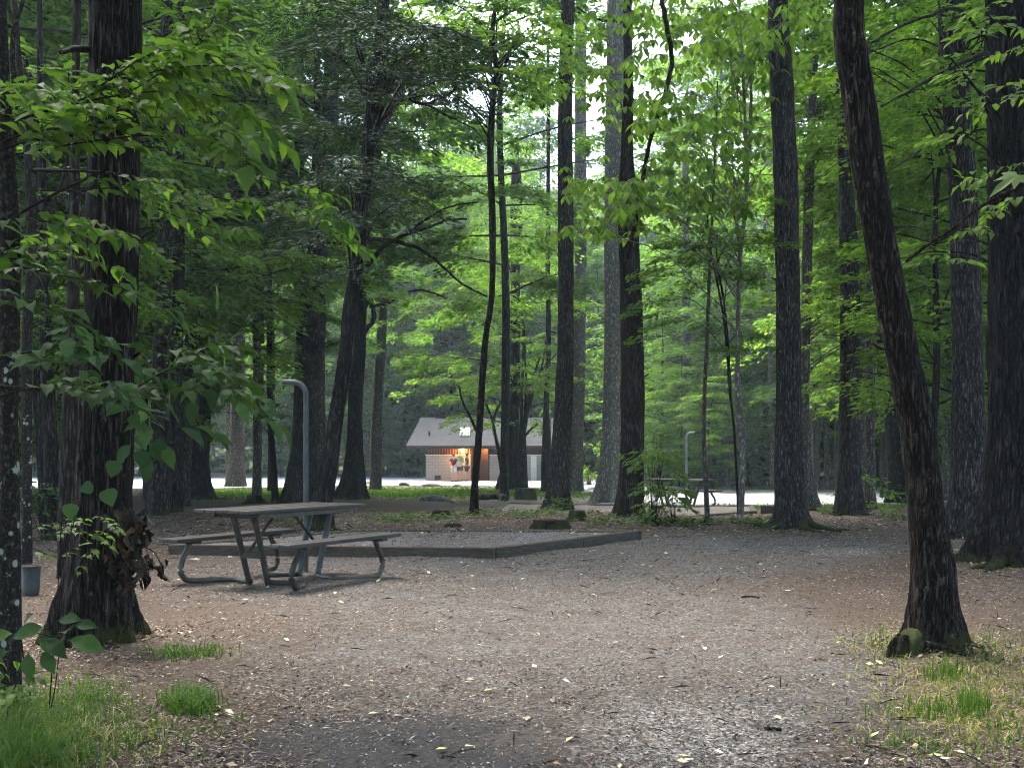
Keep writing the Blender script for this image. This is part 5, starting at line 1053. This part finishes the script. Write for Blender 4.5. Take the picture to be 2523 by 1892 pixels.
# skylight on the front slope
sv = np.array([0, yr - ye, zr - zee]); sv /= np.linalg.norm(sv); nv_ = np.cross([1, 0, 0], sv); shear = (rl - el) / math.hypot(yr - ye, zr - zee)
R = np.stack([[1, 0, 0], sv, nv_], 1)
t_ = (1098 - 1067) / (1098 - 1029.); c = np.array([X(1146, ye + t_ * (yr - ye)), ye + t_ * (yr - ye), zee + t_ * (zr - zee)]) + nv_ * .05
mb = MB()
for dx, dy, sx, sy in ((-.28, 0, .07, 1.15), (.28, 0, .07, 1.15), (0, -.54, .49, .07), (0, .54, .49, .07)): bbox(mb, R @ np.array([dx + dy * shear * .5, dy, 0]), (sx, sy, .14), .01, R)
sk = mb.moved(-(c - O)).obj('skylight', M['white'], root, smooth=False)
mb = MB(); box(mb, R @ np.array([0, 0, .03]), (.46, 1.0, .03), R); mb.moved(-(c - O)).obj('glass', M['glassdark'], sk, smooth=False)
# the lit lamp under the eave
lc = np.array([X(1140), Y0 - .16, Z(1106)]); mb = MB(); lathe(mb, [(.0, -.17), (.10, -.12), (.14, 0), (.10, .12), (.0, .17)], seg=16)
lm = mb.moved(-(lc - O)).obj('lamp', M['lamp'], root); mb = MB(); box(mb, (0, .1, .06), (.12, .14, .1)); mb.moved(-(lc - O)).obj('lamp_bracket', M['steel_dull'], root, smooth=False)
L_ = bpy.data.lights.new('shelter_lamp', 'POINT'); L_.energy = 85; L_.color = (1, .48, .14); L_.shadow_soft_size = .1; lo = bpy.data.objects.new('shelter_lamp', L_); C.objects.link(lo); lo.location = (lc[0], Y0 + .0, ze - .12)
L2 = bpy.data.lights.new('entry_lamp', 'POINT'); L2.energy = 2; L2.color = (1, .5, .2); L2.shadow_soft_size = .08; lo = bpy.data.objects.new('entry_lamp', L2); C.objects.link(lo); lo.location = (X(1200), Y0 + .5, ze - .1)
mb = MB(); lathe(mb, [(0, -.05), (.06, -.03), (.06, .03), (0, .05)], c=(X(1200) - O[0], .5, ze + .0 - O[2]), seg=12); mb.obj('lamp', M['lamp'], root)

# ================================================================ people
def skinned(name, verts, edges, mats, parent, root_i=0, sub=1, off=(0, 0, 0)):
    me = bpy.data.meshes.new(name + '_k'); me.from_pydata([v[0] for v in verts], edges, []); o = bpy.data.objects.new(name + '_k', me); C.objects.link(o)
    md = o.modifiers.new('s', 'SKIN'); md.use_smooth_shade = True
    for i, v in enumerate(verts):
        r = v[1]; me.skin_vertices[0].data[i].radius = (r, r) if not isinstance(r, tuple) else r; me.skin_vertices[0].data[i].use_root = (i == root_i)
    sb = o.modifiers.new('u', 'SUBSURF'); sb.levels = sb.render_levels = sub
    bpy.context.view_layer.update(); dg = bpy.context.evaluated_depsgraph_get(); nm = bpy.data.meshes.new_from_object(o.evaluated_get(dg))
    bpy.data.objects.remove(o); nm.name = name; nm.materials.clear(); nm.materials.append(mats); r_ = bpy.data.objects.new(name, nm); C.objects.link(r_); r_.parent = parent
    for p in nm.polygons: p.use_smooth = True
    return r_
def person(label, u, vfoot, rz, arms, shirt, shorts, hair, h=1.7, legs=((.0, .0), (.0, .0)), cap=False, d=None):
    d = d or 68.8
    b = np.array([(u - CX) * d / F, d, gzf((u - CX) * d / F, d) + .03]); root = thing('person', label, 'person', b, rz=rz); s = h / 1.7
    V = []; E = []
    def v(p, r, par=None):
        V.append((tuple(np.array(p) * s), tuple(np.array(r) * s) if isinstance(r, tuple) else r * s)); i = len(V) - 1
        if par is not None: E.append((par, i))
        return i
    pel = v((0, 0, .93), (.15, .10)); sp = v((0, .005, 1.12), (.13, .09), pel); ch = v((0, 0, 1.32), (.15, .10), sp); nk = v((0, -.005, 1.47), .05, ch); hb = v((0, -.015, 1.55), .07, nk); hd = v((0, -.015, 1.63), .082, hb); ht = v((0, -.005, 1.69), .05, hd)
    ns = v((0, -.10, 1.585), .012, hb)
    segs = {}
    for sd, (el, wr) in zip((-1, 1), arms):
        sh = v((sd * .17, 0, 1.40), .05, ch); e = v((sd * el[0], el[1], el[2]), .036, sh); w = v((sd * wr[0], wr[1], wr[2]), .026, e); dirn = unit(np.array([sd * wr[0] - sd * el[0], wr[1] - el[1], wr[2] - el[2]]))
        wp = np.array([sd * wr[0], wr[1], wr[2]]); pm = v(wp + dirn * .05, (.036, .02), w); perp = unit(np.cross(dirn, [.3, 1, .2]))
        for fi, ln in enumerate((.065, .078, .072, .055)):
            q = wp + dirn * .085 + perp * (fi - 1.5) * .019; f1 = v(q, .009, pm); v(q + dirn * ln + np.array([0, -.012, 0]), .007, f1)
        th = v(wp + dirn * .045 + perp * -.045, .010, pm); v(wp + dirn * .085 + perp * -.058, .008, th)
        segs[sd] = (el, wr)
    for sd, (kx, ky) in zip((-1, 1), legs):
        hp = v((sd * .09, 0, .88), .085, pel); kn = v((sd * .10 + kx, ky - .02, .49), .055, hp); cf = v((sd * .10 + kx, ky, .33), .05, kn); an = v((sd * .10 + kx, ky, .09), .032, cf); v((sd * .11 + kx, ky - .13, .04), .032, an)
        segs[('l', sd)] = (kx, ky)
    skinned('body', V, E, M['skin'], root)
    V2 = []; E2 = []
    def w2(p, r, par=None):
        V2.append((tuple(np.array(p) * s), tuple(np.array(r) * s) if isinstance(r, tuple) else r * s)); i = len(V2) - 1
        if par is not None: E2.append((par, i))
        return i
    a0 = w2((0, 0, .90), (.175, .125)); a1 = w2((0, .005, 1.12), (.16, .115), a0); a2 = w2((0, 0, 1.33), (.175, .12), a1); a3 = w2((0, 0, 1.45), .062, a2)
    for sd in (-1, 1):
        el, _ = segs[sd]; c = w2((sd * .18, 0, 1.40), .068, a2); m_ = np.array([sd * .18, 0, 1.40]) * .35 + np.array([sd * el[0], el[1], el[2]]) * .65; w2(m_, .058, c)
    skinned('shirt', V2, E2, shirt, root)
    V2 = []; E2 = []
    c = w2((0, 0, .93), (.165, .12))
    for sd in (-1, 1):
        kx, ky = segs[('l', sd)]; q = w2((sd * .095, 0, .84), .105, c); w2((sd * .10 + kx * .9, ky - .01, .56), .085, q)
    skinned('shorts', V2, E2, shorts, root)
    for sd in (-1, 1):
        kx, ky = segs[('l', sd)]; mb = MB(); bbox(mb, np.array([sd * .11 + kx, ky - .05, .035]) * s, (.10, .28, .075), .03); mb.obj('shoe', M['shoe'], root)
    for sd in (-1, 1):
        mb = MB(); th = np.linspace(0, np.pi, 6); lathe(mb, np.stack([.011 * np.sin(th), .011 * np.cos(th)], 1), c=np.array([sd * .03, -.092, 1.622]) * s, seg=8); mb.obj('eye', M['hair_dark'], root)
    mb = MB(); th = np.linspace(0, 2.0, 10); pr = np.stack([.102 * np.sin(th), .115 * np.cos(th)], 1); lathe(mb, pr, seg=18); mb.V = [q_ * [1, 1.08, 1] + [0, .018, 1.635] for q_ in mb.V]; mb.V = [q_ * s for q_ in mb.V]; mb.obj('hair', hair, root)
    return root
person('person in maroon shirt and pale shorts seen from behind, hands clasped at the back', 1118, 1184, math.pi - .25, (((.27, .06, 1.14), (.07, .16, .98)), ((.27, .06, 1.14), (.03, .17, .96))), M['maroon'], M['pale_cloth'], M['hair_dark'], 1.66, d=68.2)
person('fair haired person in a light green shirt facing the viewer', 1133, 1183, .15, (((.22, -.06, 1.13), (.10, -.24, 1.08)), ((.22, -.06, 1.13), (.08, -.25, 1.05))), M['green_cloth'], M['navy_cloth'], M['hair_fair'], 1.76, d=69.3)
person('person in dark clothes seen from the side beside the entry post', 1150, 1183, -math.pi / 2 - .3, (((.22, -.04, 1.12), (.20, -.16, .92)), ((.20, .02, 1.12), (.16, -.08, .88))), M['black_cloth'], M['navy_cloth'], M['hair_dark'], 1.68, d=68.8)
pb = np.array([X(1131.5, 69.0), 69.0, gzf(-3, 69) + .92]); mb = MB(); bbox(mb, (0, 0, .12), (.28, .06, .30), .02); tag(mb.obj('white_bag', M['white']), 'white bag held in front by the person in the green shirt', 'bag', loc=pb)

# ================================================================ propane tank, notice board, far box
db = 96.0; u = 578; b = np.array([(u - CX) * db / F, db, gzf((u - CX) * db / F, db)]); k = db / F; root = thing('propane_tank', 'big white capsule shaped gas tank lying on the lawn beyond the road', 'gas tank', b)
Rr = .58; Lh = 1.28; zc = CH - (1144 - YH) * k - b[2]; th = np.linspace(0, np.pi, 30); prof = [(Rr * math.sin(t), (Lh - Rr * .75) * (1 if t < np.pi / 2 else -1) + Rr * .75 * math.cos(t)) for t in th]
mb = MB(); lathe(mb, prof, seg=32); mb.V = [np.stack([q[:, 1], 0 * q[:, 0], 0 * q[:, 0]], 1) * 0 + np.stack([q[:, 2], q[:, 0], q[:, 1] + zc], 1) for q in mb.V]; mb.obj('tank_body', M['white'], root)
for sx in (-.75, .75): mb = MB(); bbox(mb, (sx, 0, (zc - Rr) / 2 + .03), (.16, .7, max(.1, zc - Rr + .2)), .01); mb.obj('saddle', M['stone'], root, smooth=False)
mb = MB(); lathe(mb, [(0, .3), (.14, .28), (.2, .16), (.2, 0)], c=(0, 0, zc + Rr - .06), seg=20); mb.obj('valve_cover', M['white'], root)
db = 92.0; b = np.array([(540 - CX) * db / F, db, gzf((540 - CX) * db / F, db)]); k = db / F; root = thing('notice_board', 'dark board with a small white panel standing left of the white gas tank', 'notice board', b)
for sx in (-1, 1): mb = MB(); bbox(mb, (sx * .75, 0, .75), (.1, .1, 1.6), .01); mb.obj('post', M['darkwood'], root, smooth=False)
mb = MB(); bbox(mb, (0, -.03, 1.05), (1.4, .05, .9), .01); mb.obj('board', M['darkwood'], root, smooth=False)
mb = MB(); bbox(mb, (.2, -.07, CH - (1126 - YH) * k - b[2]), (.5, .02, .3), .004); mb.obj('panel', M['white'], root, smooth=False)
b = ground_at(2332, 1203); root = thing('camp_box', 'tiny white box on a dark stand glimpsed beyond the road at right', 'box', b); k = b[1] / F
mb = MB(); bbox(mb, (0, 0, .62), (.42, .35, .42), .03); bbox(mb, (0, 0, .85), (.46, .39, .05), .01); mb.obj('box', M['white'], root)
for sx in (-1, 1):
    for sy in (-1, 1): mb = MB(); tube(mb, np.array([(sx * .22, sy * .16, -.02), (sx * .16, sy * .12, .42)]), .02, 8); mb.obj('leg', M['steel_dull'], root)
# ================================================================ forest behind: shared crown meshes, every tree an object
def variant(seed, H, z0, R, nbr, ns, nl, size, tmpl, leafmat, barkmat, r0=.16, droop=.25, shape='round', bare=None, sprayR=None, aspect=.6, lean=.3):
    rng = np.random.default_rng(seed); tb, lf = MB(), MB()
    sp = [[0, 0, -.15, r0], [rng.normal(0, lean * .2), rng.normal(0, lean * .2), H * .3, r0 * .85], [rng.normal(0, lean * .5), rng.normal(0, lean * .5), H * .65, r0 * .55], [rng.normal(0, lean), rng.normal(0, lean), H, r0 * .08]]
    rows = trunk_mb(tb, sp, 10, .8, 0, .6, .35, 5, seed)
    for i in range(nbr):
        f = (i + rng.random()) / nbr; z = z0 + (H - z0) * f; k = np.argmin(np.abs(rows[:, 2] - z)); s = rows[k, :3]
        if shape == 'round': w = math.sin(math.pi * min(.97, .22 + .78 * f)) ** .6
        elif shape == 'cone': w = 1.05 - f
        else: w = .45 + .55 * math.sin(math.pi * f)
        az = i * 2.4 + rng.normal(0, .4); Lb = R * w * rng.uniform(.6, 1.1); rise = rng.uniform(.0, .35) if shape != 'cone' else rng.uniform(-.25, .0)
        u = np.array([math.cos(az), math.sin(az), 0]); p = spline([s, s + u * Lb * .5 + [0, 0, rise * Lb * .6], s + u * Lb + [0, 0, rise * Lb]], 7)
        tube(tb, p, np.linspace(r0 * .28, .012, 7), 4, caps=False)
        for j in range(ns):
            q = p[rng.integers(2, 7)] + rng.normal(0, .12 * Lb, 3) * [1, 1, .5]; pos, D, N = spray(rng, q, az + rng.normal(0, .8), (sprayR or .4 * R) * rng.uniform(.6, 1.1), nl, aspect, droop, jit=.4)
            put_leaves(lf, tmpl, pos, D, N, size * rng.uniform(.6, 1.2, nl))
    return tb.mesh('trunk', barkmat), lf.mesh('crown', leafmat)
_cnt = 0
def place(var, x, y, sc, label, name, group, rz=None, zs=1.0, cat='tree'):
    b = (x, y, gzf(x, y)); root = thing(name, label, cat, b, group, random.random() * 6.28 if rz is None else rz); root.scale = (sc, sc, sc * zs)
    for nm, me in zip(('trunk', 'crown'), var):
        o = bpy.data.objects.new(nm, me); C.objects.link(o); o.parent = root
    return root
V_ = {}
V_['tallA'] = variant(101, 30, 5, 5.2, 34, 5, 150, .30, FAR, M['leaf_mid'], M['bark_grey'], .26, .25, 'col')
V_['tallB'] = variant(102, 32, 8, 5.0, 32, 5, 150, .30, FAR, M['leaf_blue'], M['bark_dark'], .28, .3, 'col')
V_['tallC'] = variant(103, 28, 3, 5.4, 36, 5, 150, .28, FAR, M['leaf_bright'], M['bark_grey'], .22, .2, 'col')
V_['hem'] = variant(104, 26, 2, 4.6, 46, 5, 160, .26, NEEDLE, M['needle'], M['bark_dark'], .24, .45, 'cone')
V_['midA'] = variant(111, 9, 1.6, 3.4, 22, 5, 90, .17, MID, M['leaf_mid'], M['bark_grey'], .08, .2, 'round', lean=.6)
V_['midB'] = variant(112, 11, 2.2, 3.6, 24, 5, 90, .18, MID, M['leaf_bright'], M['bark_dark'], .09, .2, 'round', lean=.6)
V_['midC'] = variant(113, 7.5, 1.0, 3.0, 20, 5, 90, .16, MID, M['leaf_blue'], M['bark_dark'], .07, .25, 'round', lean=.6)
V_['nearT'] = variant(131, 19, 5.5, 3.8, 30, 6, 200, .17, MID, M['leaf_mid'], M['bark_dark'], .13, .25, 'col')
V_['nearU'] = variant(132, 21, 7, 4.0, 30, 6, 200, .17, MID, M['leaf_bright'], M['bark_grey'], .14, .25, 'col')
V_['nearH'] = variant(133, 19, 5, 3.6, 38, 6, 230, .15, NEEDLE, M['needle'], M['bark_dark'], .15, .45, 'cone')
V_['high'] = variant(121, 13, 0, 4.6, 20, 4, 55, .34, FAR, M['leaf_blue'], M['bark_dark'], .2, .25, 'round')
rnd = random.Random(5)
def scatter(n, urange, drange, vars_, sc, label, name, group, avoid=None, cat='tree', mind=2.6, zs=(1, 1)):
    pts = []; tries = 0
    while len(pts) < n and tries < n * 60:
        tries += 1; d = rnd.uniform(*drange); u = rnd.uniform(*urange); x = (u - CX) * d / F
        if any((x - a) ** 2 + (d - b) ** 2 < mind ** 2 for a, b in pts): continue
        if avoid and avoid(u, d, x): continue
        pts.append((x, d)); place(V_[rnd.choice(vars_)], x, d, rnd.uniform(*sc), label, name, group, zs=rnd.uniform(*zs), cat=cat)
bld = lambda u, d, x: (-8.5 < x < 6.5 and 62 < d < 80)
tank = lambda u, d, x: (500 < u < 660 and d < 100)
road_band = lambda u, d, x: (d < 80 and d > 48 and u < 1640) or (u > 1600 and 30 < d < 50)
G1 = 'tall leafy trees of the wood beyond the road'
scatter(27, (-250, 1050), (92, 124), ('tallA', 'tallB', 'tallC', 'tallC'), (.85, 1.15), 'tall leafy tree of the wood beyond the road, left of the shelter', 'broadleaf_tree', G1, lambda u, d, x: tank(u, d, x) or bld(u, d, x), mind=4)
scatter(19, (950, 1650), (84, 120), ('tallA', 'tallB', 'tallC', 'tallC'), (.8, 1.05), 'tall leafy tree of the wood directly behind the shelter', 'broadleaf_tree', G1, bld, mind=4)
scatter(6, (930, 1300), (102, 126), ('tallC', 'tallA'), (1.0, 1.2), 'tall leafy tree of the wood directly behind the shelter', 'broadleaf_tree', G1, bld, mind=3)
scatter(24, (1600, 2800), (56, 112), ('tallA', 'tallB', 'tallC', 'hem'), (.8, 1.1), 'tall leafy tree of the wood beyond the road, right of the shelter', 'broadleaf_tree', G1, None, mind=4.5)
G4 = 'slender leafy trees between the pines'
scatter(9, (-250, 420), (24, 50), ('nearT', 'nearH', 'nearT'), (.9, 1.15), 'slender leafy tree filling the upper left of the wood', 'broadleaf_tree', G4, mind=3)
scatter(6, (400, 880), (36, 51), ('nearT', 'nearT', 'nearU'), (1.0, 1.35), 'slender leafy tree rising before the road left of the shelter', 'broadleaf_tree', G4, mind=3)
scatter(1, (1050, 1500), (42, 52), ('nearT', 'nearU'), (1.1, 1.35), 'slender leafy tree whose high crown hangs above the shelter', 'broadleaf_tree', G4, lambda u, d, x: u < 1230, mind=3.5)
scatter(6, (2100, 2750), (26, 48), ('nearU', 'nearT'), (.9, 1.2), 'slender bright leafy tree behind the right hand pines', 'broadleaf_tree', G4, mind=3)
G2 = 'small understorey trees'
scatter(34, (-100, 1050), (79, 98), ('midA', 'midB', 'midB', 'midC'), (1.0, 1.9), 'small leafy understorey tree on the far side of the road, left of the shelter', 'understorey_tree', G2, tank, mind=2.5)
scatter(22, (1150, 1680), (80, 96), ('midA', 'midB', 'midC'), (1.1, 1.9), 'small leafy understorey tree just behind the shelter', 'understorey_tree', G2, bld, mind=2.5)
scatter(32, (1600, 2350), (53, 86), ('midA', 'midB', 'midC', 'midC'), (.9, 1.8), 'small leafy understorey tree across the road on the right', 'understorey_tree', G2, None, mind=2.5)
scatter(12, (2200, 2800), (22, 54), ('midB', 'midB', 'midA'), (.9, 1.4), 'small bright leafed tree in the undergrowth behind the right hand pines', 'understorey_tree', G2, None, mind=2.2)
scatter(18, (-350, 330), (20, 60), ('midA', 'midB', 'midC'), (.9, 1.5), 'small leafy tree in the dim undergrowth at the far left', 'understorey_tree', G2, None, mind=2.2)
scatter(5, (-300, 420), (28, 56), ('tallA', 'tallB'), (.7, .9), 'tall leafy tree rising from the undergrowth at the far left', 'broadleaf_tree', G1, None, mind=4)
V_['bushy'] = variant(141, 4.6, .2, 2.3, 20, 5, 110, .17, MID, M['leaf_mid'], M['bark_dark'], .05, .2, 'round', lean=.4)
V_['bushy2'] = variant(142, 5.4, .3, 2.4, 20, 5, 110, .17, MID, M['leaf_bright'], M['bark_dark'], .05, .2, 'round', lean=.4)
G6 = 'dense bushes along the far side of the road'
scatter(34, (-150, 1045), (80, 92), ('bushy', 'bushy2', 'bushy'), (.8, 1.5), 'dense leafy bush on the far side of the road, left of the shelter', 'leafy_bush', G6, tank, cat='bush', mind=1.9)
scatter(10, (1380, 1660), (76, 90), ('bushy', 'bushy2'), (.8, 1.4), 'dense leafy bush between the shelter and the right hand wood', 'leafy_bush', G6, bld, cat='bush', mind=1.8)
scatter(24, (1600, 2500), (58, 84), ('bushy', 'bushy2', 'bushy'), (.7, 1.3), 'dense leafy bush across the road on the right', 'leafy_bush', G6, None, cat='bush', mind=2.2)
G5 = 'low leafy saplings along the road edge'
scatter(22, (-100, 1000), (79, 86), ('midB', 'midA', 'midC'), (.45, .75), 'low leafy sapling on the far road edge left of the shelter', 'leafy_sapling', G5, tank, mind=1.8)
scatter(20, (1600, 2500), (51, 60), ('midB', 'midA', 'midC'), (.35, .65), 'low leafy sapling on the far road edge at right', 'leafy_sapling', G5, None, mind=1.5)
for (u, d, k, s, zsc, lb) in ((1290, 53, 'midB', 1.15, 1.0, 'bright small tree whose boughs droop over the right half of the shelter roof'), (1120, 82, 'midB', 1.3, 1.2, 'bright spreading tree behind the shelter skylight'), (900, 82, 'midA', 1.2, 1.0, 'soft green tree behind the road between the dark trunks and the shelter'),
                             (1240, 84, 'midB', 1.6, 1.2, 'tall bright understorey tree showing above the shelter ridge'), (1010, 84, 'midC', 1.3, 1.1, 'darker understorey tree above the left end of the shelter roof')):
    place(V_[k], (u - CX) * d / F, d, s, lb, 'understorey_tree', G2, zs=zsc)
# the near pines carry their own high crowns, above the picture, which shade the ground
def high_crown(key, z, sc, rz):
    T = TREES[key]; r = T['rows']; k = np.argmin(np.abs(r[:, 2] - z))
    o = bpy.data.objects.new('crown', V_['high'][1]); C.objects.link(o); o.parent = T['root']; o.location = tuple(np.array([r[k, 0], r[k, 1], z]) - T['base']); o.scale = (sc,) * 3; o.rotation_euler = (0, 0, rz)
for i, (k_, z, s) in enumerate((('oakL', 6.2, .7), ('leanR', 6.5, .6), ('pineR1', 9, .9), ('pineR2', 11, .9), ('pineC', 11, .8), ('pineC2', 14, .7), ('pineD', 14, .8), ('ivy', 15, .8), ('redI', 14, .8), ('twistK', 12, .8), ('bigL', 17, .9), ('spotS', 5.5, .5), ('twinK', 17, .8), ('pairR', 15, .9), ('pairR2', 15, .8), ('greyQ', 17, .9), ('darkP', 18, .9), ('darkE', 16, .8), ('crookJ', 13, .5), ('greyH', 20, .6))):
    high_crown(k_, z, s, i * 1.3)
G3 = 'unseen trees added behind and beside the viewer to block sky light'  # unseen trees round the viewer, added to keep sky light off trunk fronts
for i, (x, y) in enumerate(((-7, 2), (6, 1), (-3, -6), (4, -8), (-11, 9), (10, 8), (0, -14), (-13, -2), (13, -3), (-14, 18), (15, 17), (8, -14), (-9, -13), (-19, 8), (19, 4), (-17, 28), (22, 28))):
    place(V_['tallB' if i % 2 else 'tallA'], x, y, rnd.uniform(.6, .75), 'tall tree of the surrounding wood, out of the picture, added to block sky light', 'broadleaf_tree', G3)
# far hillside wood: one mass
rng = np.random.default_rng(77); n = 90000; y = 128 + 150 * rng.random(n) ** .8; x = (rng.random(n) - .5) * y * 1.25
lf = MB(); zc = gz(x, y); blob = vnoise(x / 6, y / 6, 1) * 12 + vnoise(x / 2, y / 2, 4) * 4; z = zc + 6 + blob - 10 * rng.random(n) ** 2
put_leaves(lf, FAR, np.stack([x, y, z], 1), rng.normal(0, 1, (n, 3)) * [1, 1, .4], np.array([0, -.5, 1.]) + rng.normal(0, .5, (n, 3)), rng.uniform(.6, 1.6, n))
o = lf.obj('hillside_wood', M['leaf_mid']); o['kind'] = 'stuff'; o['label'] = 'far hazy wood covering the hillside behind everything'; o['category'] = 'wood'
# ================================================================ light, air, camera
EL, ROT = 62.0, -25.0      # sun height, and bearing measured from straight ahead (negative: to the left)
w = bpy.data.worlds.new('World'); S.world = w; w.use_nodes = True; nt = w.node_tree; bg = nt.nodes['Background']
sk = nt.nodes.new('ShaderNodeTexSky'); sk.sky_type = 'NISHITA'; sk.sun_disc = False; sk.sun_elevation = math.radians(EL); sk.sun_rotation = math.radians(ROT)
sk.air_density = .8; sk.dust_density = 3.0; sk.ozone_density = .3; nt.links.new(sk.outputs[0], bg.inputs[0]); bg.inputs[1].default_value = .13
sl = bpy.data.lights.new('sun', 'SUN'); sl.energy = 2.2; sl.angle = math.radians(30); sl.color = (1, .965, .91); so = bpy.data.objects.new('sun', sl); C.objects.link(so)
dirn = Vector((math.sin(math.radians(ROT)) * math.cos(math.radians(EL)), math.cos(math.radians(ROT)) * math.cos(math.radians(EL)), math.sin(math.radians(EL))))
so.rotation_euler = dirn.to_track_quat('Z', 'Y').to_euler(); so.location = (0, 0, 40)
HAZE = .0007
if HAZE:
    t = NT('haze_air'); vol = t.n('ShaderNodeVolumePrincipled', ins={'Density': HAZE, 'Color': (.72, .87, 1, 1), 'Anisotropy': .35})
    t.t.links.new(vol.outputs[0], t.out.inputs[1]); mb = MB(); box(mb, (0, 125, 42), (900, 560, 100)); h = mb.obj('haze', t.m, smooth=False); h['kind'] = 'stuff'; h['label'] = 'thin bluish smoke haze hanging in the woods'; h['category'] = 'haze'
cam = bpy.data.cameras.new('camera'); co = bpy.data.objects.new('camera', cam); C.objects.link(co); co.location = (0, 0, CH); co.rotation_euler = (math.radians(90), 0, 0)
cam.sensor_width = 36; cam.lens = 36 * F / 2523; cam.shift_y = (YH - 946) / 2523; cam.clip_end = 2000; cam.clip_start = .1; S.camera = co
cam.shift_x = 0
S.view_settings.view_transform = 'Standard'; S.view_settings.look = 'None'; S.view_settings.gamma = 1; S.view_settings.exposure = 3.05
cy = S.cycles; cy.max_bounces = 5; cy.diffuse_bounces = 4; cy.glossy_bounces = 2; cy.transmission_bounces = 2; cy.transparent_max_bounces = 4; cy.volume_bounces = 1
cy.pixel_filter_type = 'BLACKMAN_HARRIS'; cy.filter_width = 1.1; cy.use_denoising = True; cy.use_adaptive_sampling = True; cy.adaptive_threshold = .03; cy.sample_clamp_indirect = 6; cy.caustics_reflective = False; cy.caustics_refractive = False
